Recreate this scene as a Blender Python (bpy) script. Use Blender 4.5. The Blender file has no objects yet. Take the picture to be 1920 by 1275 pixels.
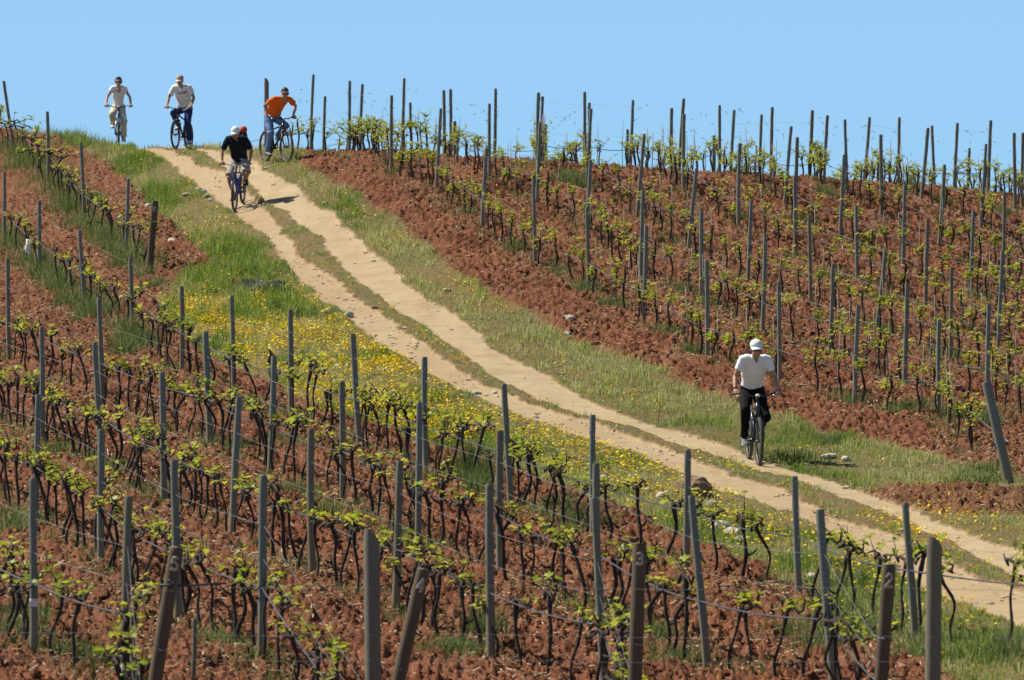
import bpy, bmesh, math, random
import numpy as np
from mathutils import Vector, Matrix, Quaternion
random.seed(7); RNG = np.random.default_rng(7)
S = bpy.context.scene; COL = S.collection
R_ = math.radians
# ---------------------------------------------------------------- camera
cam = bpy.data.cameras.new('camera'); cam_o = bpy.data.objects.new('camera', cam); COL.objects.link(cam_o); S.camera = cam_o
cam.sensor_width = 36.0; cam.lens = 225.0; cam.clip_start = 0.5; cam.clip_end = 9000
cam_o.location = (0, 0, 0); cam_o.rotation_euler = (R_(90), 0, 0)
cam.dof.use_dof = True; cam.dof.focus_distance = 100.0; cam.dof.aperture_fstop = 7.0
# ---------------------------------------------------------------- sky, sun, exposure
SUN_EL, SUN_AZ = 50.0, 22.0          # elevation; angle behind the picture plane, sun on the left
sv = Vector((-math.cos(R_(SUN_EL)) * math.cos(R_(SUN_AZ)), math.cos(R_(SUN_EL)) * math.sin(R_(SUN_AZ)), math.sin(R_(SUN_EL))))
sun = bpy.data.lights.new('sun', 'SUN'); sun.energy = 5.0; sun.angle = R_(0.5); sun.color = (1.0, 0.94, 0.83)
sun_o = bpy.data.objects.new('sun', sun); COL.objects.link(sun_o); sun_o.rotation_euler = sv.to_track_quat('Z', 'Y').to_euler(); sun_o.location = sv * 50
W = bpy.data.worlds.new('World'); S.world = W; W.use_nodes = True
nt = W.node_tree; nt.nodes.clear()
sky = nt.nodes.new('ShaderNodeTexSky'); sky.sky_type = 'NISHITA'; sky.sun_disc = False
sky.sun_elevation = R_(SUN_EL); sky.sun_rotation = math.atan2(sv.x, sv.y); sky.air_density = 1.0; sky.dust_density = 0.2; sky.ozone_density = 1.5
bgs = nt.nodes.new('ShaderNodeBackground'); bgs.inputs[1].default_value = 0.055
nt.links.new(sky.outputs[0], bgs.inputs[0])
# clear blue band of sky low over the crest, melting into the sky texture higher up
tc = nt.nodes.new('ShaderNodeTexCoord'); sep = nt.nodes.new('ShaderNodeSeparateXYZ'); nt.links.new(tc.outputs['Generated'], sep.inputs[0])
ramp = nt.nodes.new('ShaderNodeValToRGB'); nt.links.new(sep.outputs['Z'], ramp.inputs[0])
el = ramp.color_ramp.elements
el[0].position = 0.0; el[0].color = (0.340, 0.635, 0.93, 1); el[1].position = 0.06; el[1].color = (0.322, 0.595, 0.918, 1)
e = el.new(0.030); e.color = (0.336, 0.628, 0.928, 1)
bgb = nt.nodes.new('ShaderNodeBackground'); bgb.inputs[1].default_value = 0.73; nt.links.new(ramp.outputs[0], bgb.inputs[0])
mr = nt.nodes.new('ShaderNodeMapRange'); mr.inputs[1].default_value = 0.06; mr.inputs[2].default_value = 0.13; nt.links.new(sep.outputs['Z'], mr.inputs[0])
mx = nt.nodes.new('ShaderNodeMixShader'); nt.links.new(mr.outputs[0], mx.inputs[0]); nt.links.new(bgb.outputs[0], mx.inputs[1]); nt.links.new(bgs.outputs[0], mx.inputs[2])
wo = nt.nodes.new('ShaderNodeOutputWorld'); nt.links.new(mx.outputs[0], wo.inputs[0])
S.view_settings.view_transform = 'Standard'; S.view_settings.look = 'None'; S.view_settings.exposure = 0.45; S.view_settings.gamma = 1.0
S.render.film_transparent = False
S.cycles.max_bounces = 6; S.cycles.transparent_max_bounces = 6
# ---------------------------------------------------------------- measured layout of the place (metres)
HEIGHT = [[-1.714,-1.944,-2.164,-2.372,-2.568,-2.75,-2.918,-3.072,-3.214,-3.347,-3.479,-3.622,-3.803,-4.015,-4.173,-4.211,-4.114,-3.923,-3.731,-3.59,-3.478,-3.381,-3.287,-3.193,-3.096,-2.998,-2.898,-2.8,-2.706,-2.617],[-1.675,-1.904,-2.123,-2.329,-2.522,-2.7,-2.861,-3.007,-3.137,-3.256,-3.372,-3.495,-3.679,-3.936,-4.129,-4.176,-4.057,-3.816,-3.594,-3.465,-3.368,-3.284,-3.2,-3.113,-3.02,-2.925,-2.827,-2.731,-2.638,-2.55],[-1.631,-1.859,-2.076,-2.281,-2.47,-2.644,-2.8,-2.937,-3.055,-3.156,-3.249,-3.341,-3.517,-3.837,-4.064,-4.121,-3.987,-3.685,-3.421,-3.323,-3.249,-3.182,-3.109,-3.028,-2.94,-2.847,-2.752,-2.656,-2.565,-2.479],[-1.582,-1.809,-2.025,-2.227,-2.414,-2.584,-2.734,-2.863,-2.969,-3.05,-3.109,-3.158,-3.326,-3.713,-3.963,-4.029,-3.891,-3.545,-3.206,-3.162,-3.125,-3.077,-3.014,-2.94,-2.855,-2.765,-2.671,-2.577,-2.486,-2.402],[-1.528,-1.754,-1.969,-2.169,-2.354,-2.52,-2.665,-2.786,-2.882,-2.947,-2.973,-2.954,-3.137,-3.536,-3.795,-3.87,-3.738,-3.39,-2.984,-3.004,-3.006,-2.973,-2.918,-2.849,-2.767,-2.678,-2.585,-2.493,-2.403,-2.32],[-1.468,-1.694,-1.907,-2.106,-2.289,-2.451,-2.592,-2.708,-2.797,-2.853,-2.872,-2.862,-2.995,-3.268,-3.524,-3.606,-3.476,-3.169,-2.91,-2.902,-2.9,-2.872,-2.822,-2.755,-2.675,-2.587,-2.495,-2.403,-2.315,-2.233],[-1.403,-1.628,-1.841,-2.039,-2.219,-2.379,-2.517,-2.629,-2.712,-2.765,-2.789,-2.806,-2.934,-3.09,-3.225,-3.279,-3.209,-3.06,-2.864,-2.811,-2.802,-2.774,-2.725,-2.659,-2.58,-2.492,-2.401,-2.309,-2.221,-2.141],[-1.332,-1.557,-1.769,-1.966,-2.145,-2.303,-2.438,-2.547,-2.627,-2.678,-2.7,-2.723,-2.851,-2.987,-3.085,-3.122,-3.085,-2.969,-2.785,-2.713,-2.704,-2.675,-2.626,-2.56,-2.481,-2.393,-2.301,-2.209,-2.122,-2.044],[-1.256,-1.481,-1.693,-1.889,-2.067,-2.223,-2.355,-2.462,-2.539,-2.587,-2.604,-2.63,-2.742,-2.856,-2.942,-2.977,-2.946,-2.849,-2.697,-2.608,-2.602,-2.573,-2.524,-2.457,-2.377,-2.288,-2.196,-2.104,-2.018,-1.942],[-1.175,-1.399,-1.611,-1.806,-1.983,-2.138,-2.268,-2.372,-2.447,-2.491,-2.502,-2.535,-2.625,-2.715,-2.784,-2.815,-2.794,-2.72,-2.599,-2.501,-2.493,-2.466,-2.416,-2.349,-2.268,-2.178,-2.085,-1.993,-1.908,-1.834],[-1.087,-1.311,-1.523,-1.718,-1.894,-2.048,-2.176,-2.277,-2.348,-2.388,-2.397,-2.429,-2.501,-2.57,-2.625,-2.651,-2.638,-2.582,-2.484,-2.384,-2.377,-2.352,-2.303,-2.235,-2.153,-2.062,-1.968,-1.877,-1.792,-1.72],[-0.994,-1.218,-1.429,-1.624,-1.799,-1.952,-2.078,-2.176,-2.244,-2.277,-2.284,-2.312,-2.364,-2.416,-2.459,-2.481,-2.474,-2.433,-2.357,-2.266,-2.25,-2.23,-2.183,-2.115,-2.032,-1.94,-1.845,-1.753,-1.671,-1.601],[-0.894,-1.119,-1.33,-1.524,-1.699,-1.849,-1.974,-2.068,-2.132,-2.16,-2.162,-2.182,-2.216,-2.252,-2.285,-2.303,-2.3,-2.271,-2.215,-2.137,-2.116,-2.1,-2.054,-1.987,-1.904,-1.811,-1.715,-1.624,-1.542,-1.476],[-0.789,-1.013,-1.224,-1.418,-1.592,-1.741,-1.863,-1.954,-2.011,-2.034,-2.033,-2.039,-2.056,-2.079,-2.101,-2.116,-2.117,-2.099,-2.059,-1.998,-1.973,-1.96,-1.918,-1.852,-1.768,-1.674,-1.578,-1.487,-1.407,-1.345],[-0.676,-0.901,-1.112,-1.306,-1.478,-1.626,-1.744,-1.832,-1.884,-1.899,-1.894,-1.884,-1.886,-1.895,-1.908,-1.92,-1.924,-1.915,-1.89,-1.847,-1.82,-1.812,-1.773,-1.708,-1.624,-1.529,-1.433,-1.343,-1.266,-1.208],[-0.558,-0.782,-0.993,-1.187,-1.358,-1.503,-1.619,-1.702,-1.748,-1.756,-1.742,-1.718,-1.704,-1.701,-1.705,-1.713,-1.719,-1.719,-1.707,-1.682,-1.658,-1.653,-1.619,-1.555,-1.472,-1.377,-1.28,-1.191,-1.117,-1.064],[-0.432,-0.657,-0.868,-1.06,-1.231,-1.374,-1.486,-1.564,-1.604,-1.607,-1.578,-1.538,-1.51,-1.495,-1.491,-1.495,-1.503,-1.51,-1.511,-1.501,-1.488,-1.484,-1.455,-1.394,-1.31,-1.215,-1.119,-1.032,-0.962,-0.915],[-0.3,-0.524,-0.735,-0.927,-1.096,-1.237,-1.345,-1.418,-1.45,-1.449,-1.402,-1.346,-1.304,-1.277,-1.265,-1.266,-1.275,-1.288,-1.3,-1.306,-1.305,-1.305,-1.281,-1.223,-1.14,-1.045,-0.949,-0.864,-0.799,-0.76],[-0.16,-0.384,-0.595,-0.787,-0.954,-1.092,-1.197,-1.263,-1.288,-1.278,-1.214,-1.141,-1.085,-1.047,-1.027,-1.024,-1.034,-1.053,-1.075,-1.096,-1.111,-1.116,-1.097,-1.042,-0.96,-0.865,-0.77,-0.688,-0.628,-0.598],[-0.013,-0.237,-0.448,-0.639,-0.804,-0.94,-1.04,-1.1,-1.12,-1.092,-1.011,-0.923,-0.854,-0.804,-0.776,-0.768,-0.779,-0.803,-0.836,-0.87,-0.902,-0.915,-0.902,-0.85,-0.77,-0.676,-0.582,-0.504,-0.451,-0.432],[0.141,-0.082,-0.293,-0.483,-0.647,-0.779,-0.874,-0.928,-0.942,-0.899,-0.793,-0.691,-0.608,-0.547,-0.51,-0.498,-0.509,-0.538,-0.58,-0.628,-0.676,-0.703,-0.695,-0.649,-0.57,-0.476,-0.384,-0.311,-0.267,-0.26],[0.303,0.08,-0.13,-0.319,-0.482,-0.611,-0.701,-0.746,-0.752,-0.692,-0.565,-0.446,-0.348,-0.275,-0.229,-0.212,-0.223,-0.257,-0.308,-0.369,-0.433,-0.478,-0.476,-0.436,-0.359,-0.266,-0.176,-0.109,-0.076,-0.084],[0.473,0.25,0.041,-0.148,-0.308,-0.433,-0.518,-0.558,-0.55,-0.464,-0.32,-0.185,-0.073,0.013,0.069,0.091,0.081,0.042,-0.018,-0.092,-0.173,-0.242,-0.246,-0.211,-0.136,-0.044,0.042,0.101,0.121,0.095],[0.651,0.429,0.219,0.032,-0.127,-0.248,-0.326,-0.36,-0.34,-0.223,-0.059,0.091,0.219,0.318,0.384,0.412,0.403,0.361,0.291,0.204,0.105,0.016,-0.004,0.026,0.098,0.189,0.271,0.32,0.323,0.276],[0.837,0.615,0.407,0.22,0.064,-0.053,-0.124,-0.149,-0.119,0.028,0.215,0.384,0.528,0.642,0.72,0.755,0.748,0.701,0.622,0.52,0.405,0.291,0.256,0.277,0.346,0.434,0.51,0.546,0.529,0.456],[1.032,0.811,0.602,0.416,0.263,0.15,0.085,0.075,0.125,0.3,0.508,0.694,0.857,0.988,1.08,1.124,1.119,1.068,0.979,0.863,0.73,0.588,0.531,0.545,0.607,0.692,0.76,0.779,0.737,0.634],[1.235,1.015,0.807,0.621,0.47,0.363,0.304,0.3,0.387,0.593,0.818,1.025,1.209,1.36,1.467,1.52,1.517,1.461,1.361,1.23,1.077,0.915,0.823,0.828,0.881,0.963,1.02,1.016,0.943,0.804],[1.447,1.228,1.02,0.836,0.687,0.586,0.537,0.537,0.657,0.898,1.147,1.378,1.586,1.758,1.88,1.941,1.938,1.877,1.765,1.615,1.444,1.261,1.123,1.12,1.167,1.249,1.29,1.255,1.144,0.964],[1.668,1.45,1.243,1.059,0.914,0.819,0.785,0.79,0.949,1.222,1.498,1.756,1.988,2.18,2.323,2.407,2.422,2.354,2.218,2.039,1.835,1.617,1.438,1.417,1.47,1.552,1.566,1.49,1.332,1.106],[1.898,1.682,1.475,1.293,1.15,1.061,1.037,1.072,1.271,1.571,1.872,2.158,2.418,2.653,2.853,2.99,3.021,2.948,2.788,2.565,2.308,2.039,1.796,1.755,1.807,1.875,1.843,1.712,1.5,1.223],[2.138,1.924,1.718,1.537,1.398,1.316,1.293,1.363,1.607,1.94,2.271,2.591,2.919,3.243,3.481,3.564,3.508,3.426,3.314,3.124,2.865,2.56,2.238,2.17,2.204,2.208,2.104,1.907,1.637,1.308],[2.387,2.176,1.971,1.791,1.656,1.586,1.567,1.667,1.957,2.333,2.7,3.099,3.518,3.82,3.862,3.752,3.598,3.517,3.472,3.392,3.26,3.038,2.752,2.618,2.605,2.513,2.324,2.06,1.731,1.35],[2.646,2.439,2.235,2.058,1.926,1.87,1.862,2.001,2.343,2.754,3.201,3.692,4.004,4.035,3.87,3.68,3.491,3.407,3.389,3.358,3.314,3.233,3.083,2.953,2.882,2.724,2.474,2.152,1.77,1.341],[2.916,2.712,2.51,2.337,2.213,2.159,2.173,2.365,2.768,3.241,3.779,4.162,4.143,3.974,3.727,3.495,3.279,3.189,3.187,3.189,3.189,3.178,3.133,3.071,2.962,2.804,2.531,2.169,1.742,1.271],[3.195,2.996,2.794,2.626,2.517,2.463,2.496,2.749,3.239,3.793,4.256,4.304,4.039,3.781,3.475,3.201,2.956,2.858,2.871,2.903,2.941,2.98,3.001,3.014,2.903,2.763,2.486,2.098,1.637,1.134],[3.485,3.292,3.088,2.922,2.831,2.789,2.845,3.177,3.775,4.306,4.437,4.192,3.803,3.474,3.109,2.79,2.514,2.408,2.433,2.495,2.569,2.656,2.731,2.818,2.735,2.604,2.335,1.932,1.448,0.921],[3.786,3.602,3.392,3.22,3.138,3.12,3.226,3.67,4.304,4.562,4.343,3.936,3.449,3.05,2.621,2.257,1.957,1.839,1.873,1.962,2.069,2.202,2.33,2.486,2.453,2.326,2.073,1.666,1.17,0.63],[4.098,3.929,3.712,3.525,3.437,3.436,3.633,4.222,4.668,4.534,4.082,3.553,2.968,2.494,2.016,1.612,1.282,1.154,1.196,1.308,1.443,1.617,1.794,2.013,2.055,1.928,1.697,1.295,0.799,0.257],[4.419,4.279,4.061,3.855,3.774,3.799,4.114,4.775,4.764,4.286,3.687,3.038,2.367,1.828,1.29,0.857,0.506,0.364,0.407,0.537,0.697,0.906,1.129,1.396,1.525,1.414,1.203,0.818,0.332,-0.198],[4.742,4.653,4.456,4.235,4.205,4.251,4.695,5.116,4.608,3.886,3.155,2.388,1.629,1.043,0.472,0.003,-0.356,-0.51,-0.471,-0.334,-0.154,0.077,0.336,0.638,0.878,0.773,0.596,0.234,-0.227,-0.733],[5.051,5.039,4.914,4.72,4.733,4.856,5.176,5.104,4.225,3.34,2.484,1.623,0.804,0.159,-0.425,-0.903,-1.276,-1.436,-1.401,-1.261,-1.08,-0.84,-0.559,-0.216,0.088,0.018,-0.127,-0.453,-0.873,-1.342],[5.323,5.404,5.396,5.294,5.267,5.361,5.414,4.824,3.682,2.65,1.684,0.736,-0.106,-0.765,-1.365,-1.826,-2.204,-2.368,-2.342,-2.207,-2.04,-1.802,-1.518,-1.174,-0.849,-0.816,-0.963,-1.231,-1.594,-2.017],[5.528,5.691,5.793,5.743,5.659,5.616,5.324,4.336,2.984,1.829,0.771,-0.225,-1.077,-1.703,-2.292,-2.752,-3.109,-3.281,-3.268,-3.15,-2.989,-2.768,-2.5,-2.186,-1.815,-1.717,-1.862,-2.07,-2.374,-2.748],[5.638,5.85,5.976,5.917,5.817,5.621,4.986,3.656,2.137,0.889,-0.208,-1.203,-2.036,-2.65,-3.204,-3.661,-4.01,-4.186,-4.185,-4.077,-3.921,-3.717,-3.467,-3.166,-2.773,-2.65,-2.781,-2.94,-3.194,-3.521],[5.637,5.863,5.952,5.863,5.77,5.41,4.435,2.812,1.167,-0.124,-1.216,-2.173,-2.962,-3.576,-4.113,-4.557,-4.911,-5.091,-5.095,-4.992,-4.845,-4.656,-4.415,-4.116,-3.758,-3.6,-3.678,-3.821,-4.041,-4.328],[5.519,5.739,5.783,5.689,5.572,4.997,3.685,1.833,0.13,-1.16,-2.218,-3.138,-3.885,-4.483,-5.021,-5.448,-5.815,-5.998,-6.007,-5.906,-5.77,-5.591,-5.358,-5.076,-4.754,-4.544,-4.57,-4.71,-4.907,-5.16],[5.282,5.486,5.492,5.411,5.219,4.384,2.76,0.717,-0.953,-2.187,-3.2,-4.096,-4.816,-5.384,-5.931,-6.358,-6.715,-6.905,-6.925,-6.834,-6.702,-6.529,-6.305,-6.047,-5.747,-5.468,-5.469,-5.61,-5.786,-6.012],[4.926,5.111,5.082,5.02,4.697,3.55,1.655,-0.48,-2.033,-3.19,-4.16,-5.04,-5.754,-6.311,-6.84,-7.276,-7.621,-7.817,-7.848,-7.769,-7.64,-7.472,-7.261,-7.016,-6.723,-6.376,-6.386,-6.522,-6.675,-6.878],[4.454,4.606,4.567,4.503,3.99,2.563,0.485,-1.568,-3.068,-4.171,-5.116,-5.974,-6.68,-7.245,-7.756,-8.189,-8.532,-8.731,-8.77,-8.698,-8.574,-8.415,-8.216,-7.975,-7.672,-7.346,-7.318,-7.431,-7.573,-7.755],[3.868,3.986,3.921,3.855,3.096,1.427,-0.718,-2.645,-4.077,-5.154,-6.088,-6.919,-7.604,-8.169,-8.671,-9.091,-9.439,-9.641,-9.683,-9.615,-9.497,-9.352,-9.163,-8.93,-8.641,-8.354,-8.261,-8.339,-8.477,-8.64],[3.169,3.251,3.171,3.032,2.051,0.227,-1.919,-3.753,-5.097,-6.152,-7.066,-7.876,-8.527,-9.079,-9.579,-9.978,-10.331,-10.531,-10.576,-10.515,-10.405,-10.278,-10.098,-9.88,-9.621,-9.35,-9.198,-9.246,-9.383,-9.527],[2.372,2.406,2.362,2.056,0.913,-0.98,-3.109,-4.874,-6.135,-7.147,-8.037,-8.834,-9.452,-9.976,-10.473,-10.859,-11.191,-11.389,-11.443,-11.395,-11.299,-11.181,-11.012,-10.813,-10.586,-10.32,-10.105,-10.147,-10.288,-10.411],[1.516,1.491,1.466,1.049,-0.253,-2.184,-4.256,-5.948,-7.155,-8.124,-8.985,-9.772,-10.374,-10.874,-11.345,-11.725,-12.03,-12.221,-12.285,-12.255,-12.172,-12.057,-11.902,-11.718,-11.509,-11.244,-10.978,-11.043,-11.181,-11.281],[0.641,0.564,0.527,0.015,-1.425,-3.383,-5.371,-6.978,-8.149,-9.084,-9.917,-10.672,-11.272,-11.763,-12.204,-12.569,-12.852,-13.034,-13.106,-13.091,-13.02,-12.91,-12.764,-12.588,-12.381,-12.119,-11.883,-11.924,-12.041,-12.123],[-0.238,-0.298,-0.422,-1.085,-2.605,-4.582,-6.495,-8.006,-9.13,-10.036,-10.843,-11.556,-12.144,-12.628,-13.045,-13.391,-13.657,-13.83,-13.907,-13.904,-13.843,-13.74,-13.6,-13.429,-13.224,-12.986,-12.799,-12.795,-12.874,-12.939],[-1.125,-1.159,-1.368,-2.189,-3.789,-5.782,-7.638,-9.043,-10.107,-10.983,-11.751,-12.426,-12.993,-13.466,-13.865,-14.193,-14.444,-14.609,-14.689,-14.695,-14.643,-14.547,-14.413,-14.247,-14.052,-13.842,-13.687,-13.653,-13.693,-13.738],[-2.038,-2.057,-2.315,-3.296,-4.982,-6.969,-8.771,-10.066,-11.066,-11.904,-12.634,-13.274,-13.82,-14.278,-14.661,-14.974,-15.212,-15.371,-15.452,-15.465,-15.421,-15.332,-15.205,-15.047,-14.866,-14.682,-14.545,-14.492,-14.5,-14.525],[-2.97,-3.0,-3.287,-4.449,-6.19,-8.102,-9.793,-11.022,-11.98,-12.785,-13.484,-14.095,-14.62,-15.064,-15.433,-15.733,-15.96,-16.114,-16.197,-16.215,-16.178,-16.097,-15.978,-15.83,-15.664,-15.501,-15.376,-15.311,-15.295,-15.3]]
POSTS = [["L0",-12.45,159.81,1.8,-0.23,0.037],["L0",-10.9,150.55,1.72,-0.04,0.037],["L0",-9.32,139.45,1.84,-0.07,0.037],["L0",-7.89,130.93,1.6,0.03,0.037],["L1",-11.14,140.58,1.58,-0.02,0.037],["L1",-9.62,130.45,1.57,-0.02,0.037],["L1",-8.16,121.92,1.47,-0.06,0.037],["L1",-6.75,113.63,1.42,-0.01,0.037],["L1",-5.39,104.65,1.47,-0.02,0.037],["L1",-4.35,99.9,1.68,-0.02,0.037],["L1",-3.31,96.14,1.64,-0.03,0.037],["L1",-2.17,91.5,1.65,-0.11,0.037],["L1",-1.17,86.95,1.63,-0.01,0.037],["L1",-0.03,82.6,1.6,-0.06,0.037],["L1",0.97,77.67,1.54,0.02,0.037],["L1",2.02,73.67,1.41,-0.01,0.037],["L1",3.12,69.37,1.32,-0.06,0.037],["L1",3.95,62.92,1.37,-0.07,0.037],["L2",-8.71,110.89,1.81,-0.03,0.037],["L2",-6.4,99.81,1.72,-0.02,0.037],["L2",-4.34,91.54,1.66,-0.03,0.037],["L2",-3.28,86.88,1.64,0.04,0.037],["L2",-2.19,82.33,1.6,0.01,0.037],["L2",-1.12,76.81,1.72,0.0,0.037],["L2",-0.13,72.75,1.66,-0.01,0.037],["L2",0.93,67.84,1.66,-0.03,0.037],["L2",1.89,62.28,1.73,-0.13,0.037],["L2",2.97,59.19,1.72,-0.11,0.037],["L3",-6.83,93.11,1.72,-0.02,0.037],["L3",-5.66,87.97,1.69,-0.07,0.037],["L3",-4.45,82.02,1.71,-0.04,0.037],["L3",-3.36,76.88,1.74,0.08,0.037],["L3",-2.25,71.94,1.68,0.0,0.037],["L3",-1.26,68.28,1.65,0.08,0.037],["L3",-0.22,63.34,1.78,0.01,0.037],["L3",0.89,60.7,1.91,-0.12,0.037],["L4",-5.8,78.06,1.59,0.01,0.037],["L4",-4.62,72.01,1.57,0.0,0.037],["L4",-3.42,65.26,1.66,-0.01,0.037],["L4",-2.42,61.44,1.78,0.05,0.037],["L5",-4.44,59.24,1.67,0.02,0.037],["L5",-3.49,57.41,1.75,0.06,0.037],["R1",0.42,121.19,1.67,0.0,0.033],["R1",1.39,116.96,1.57,-0.01,0.033],["R1",2.3,111.88,1.72,0.04,0.033],["R1",3.24,106.41,1.69,0.0,0.033],["R1",4.28,102.17,1.63,-0.03,0.033],["R1",5.31,99.19,1.58,0.05,0.033],["R1",6.43,96.51,1.49,0.02,0.033],["R1",-2.57,135.6,1.66,0.03,0.033],["R1",-1.56,132.21,1.74,0.08,0.033],["R1",-0.59,127.02,1.61,0.08,0.033],["R2",0.51,129.68,1.68,0.05,0.033],["R2",1.49,125.83,1.45,0.05,0.033],["R2",2.37,119.04,1.68,0.08,0.033],["R2",3.42,116.14,1.59,0.03,0.033],["R2",4.34,110.84,1.74,0.04,0.033],["R2",5.34,107.7,1.54,0.07,0.033],["R2",6.23,101.5,1.7,0.03,0.033],["R2",7.4,99.62,1.56,0.02,0.033],["R2",-0.48,133.0,1.58,0.02,0.033],["R3",0.53,133.65,1.64,0.03,0.033],["R3",1.6,133.11,1.51,0.02,0.033],["R3",1.52,131.63,1.63,0.12,0.033],["R3",2.51,128.24,1.71,0.13,0.033],["R3",3.41,123.53,1.62,0.15,0.033],["R3",4.38,119.4,1.57,0.1,0.033],["R3",5.42,116.44,1.62,0.0,0.033],["R3",6.4,112.46,1.48,0.16,0.033],["R3",7.3,106.69,1.61,0.03,0.033],["R4",3.51,130.76,1.67,0.0,0.033],["R4",4.51,127.64,1.7,0.04,0.033],["R4",5.48,124.02,1.59,0.01,0.033],["R4",6.52,121.01,1.47,0.0,0.033],["R4",7.57,117.05,1.65,0.02,0.033],["R4",8.42,110.79,1.74,0.07,0.033],["R5",5.58,131.29,1.64,0.16,0.033],["R5",5.73,129.48,1.72,0.03,0.033],["R5",6.56,127.78,1.7,0.07,0.033],["R5",7.54,123.71,1.65,0.07,0.033],["R5",8.63,120.74,1.6,0.09,0.033],["R6",6.53,134.02,1.56,0.07,0.033],["R6",6.97,133.4,1.62,-0.02,0.033],["R6",7.59,131.69,1.71,0.01,0.033],["R6",8.59,128.72,1.69,0.1,0.033],["R6",9.52,124.19,1.71,0.04,0.033],["R7",8.62,134.99,1.57,0.16,0.033],["R7",9.77,133.25,1.71,0.09,0.033],["R8",10.72,136.6,1.7,0.01,0.033],["R8",10.97,137.6,1.63,0.01,0.033],["R3",0.63,140.44,1.73,0.04,0.033],["R4",0.75,145.58,1.71,0.01,0.033],["R4",1.55,137.76,1.7,0.02,0.033],["R4",2.54,137.44,1.61,0.05,0.033],["R5",2.62,145.67,1.87,0.0,0.033],["R5",3.52,141.61,1.82,0.01,0.033],["R5",3.66,140.94,1.94,0.13,0.033],["R5",4.44,137.4,1.58,0.03,0.033],["R6",4.77,141.01,1.75,0.14,0.033],["R6",4.58,145.39,1.76,0.01,0.033],["R6",5.47,141.36,1.69,0.05,0.033],["R6",5.67,140.46,1.77,0.05,0.033],["R6",6.53,140.43,1.73,0.05,0.033],["R7",7.73,140.77,1.62,0.13,0.033],["R7",8.57,142.21,1.74,0.05,0.033],["R8",9.46,143.39,1.61,-0.04,0.033],["R8",9.8,141.86,1.61,0.06,0.033],["R9",10.52,147.93,1.61,0.06,0.033],["R8",10.54,141.92,1.71,0.09,0.033],["R1",-4.53,143.93,1.8,0.07,0.033],["R2",-4.38,148.49,1.72,0.04,0.033],["R1",-3.65,142.87,1.69,0.04,0.033],["R2",-3.42,143.96,1.7,0.06,0.033],["R2",-3.24,150.26,1.74,0.0,0.033],["R2",-2.42,140.26,1.7,0.07,0.033],["R3",-2.3,146.67,1.76,-0.02,0.033],["R3",-1.51,142.89,1.73,-0.02,0.033],["R3",-1.37,142.2,1.73,0.01,0.033],["R3",-1.31,145.62,1.39,0.02,0.033],["R3",-0.38,141.37,1.85,0.01,0.033]]
ROWB = {"R1":27.13,"R2":28.97,"R3":30.73,"R4":32.78,"R5":34.67,"R6":36.57,"R7":38.7,"R8":41.01,"R9":43.06,"R10":45.11,"R11":47.11,"R12":49.21}
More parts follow.
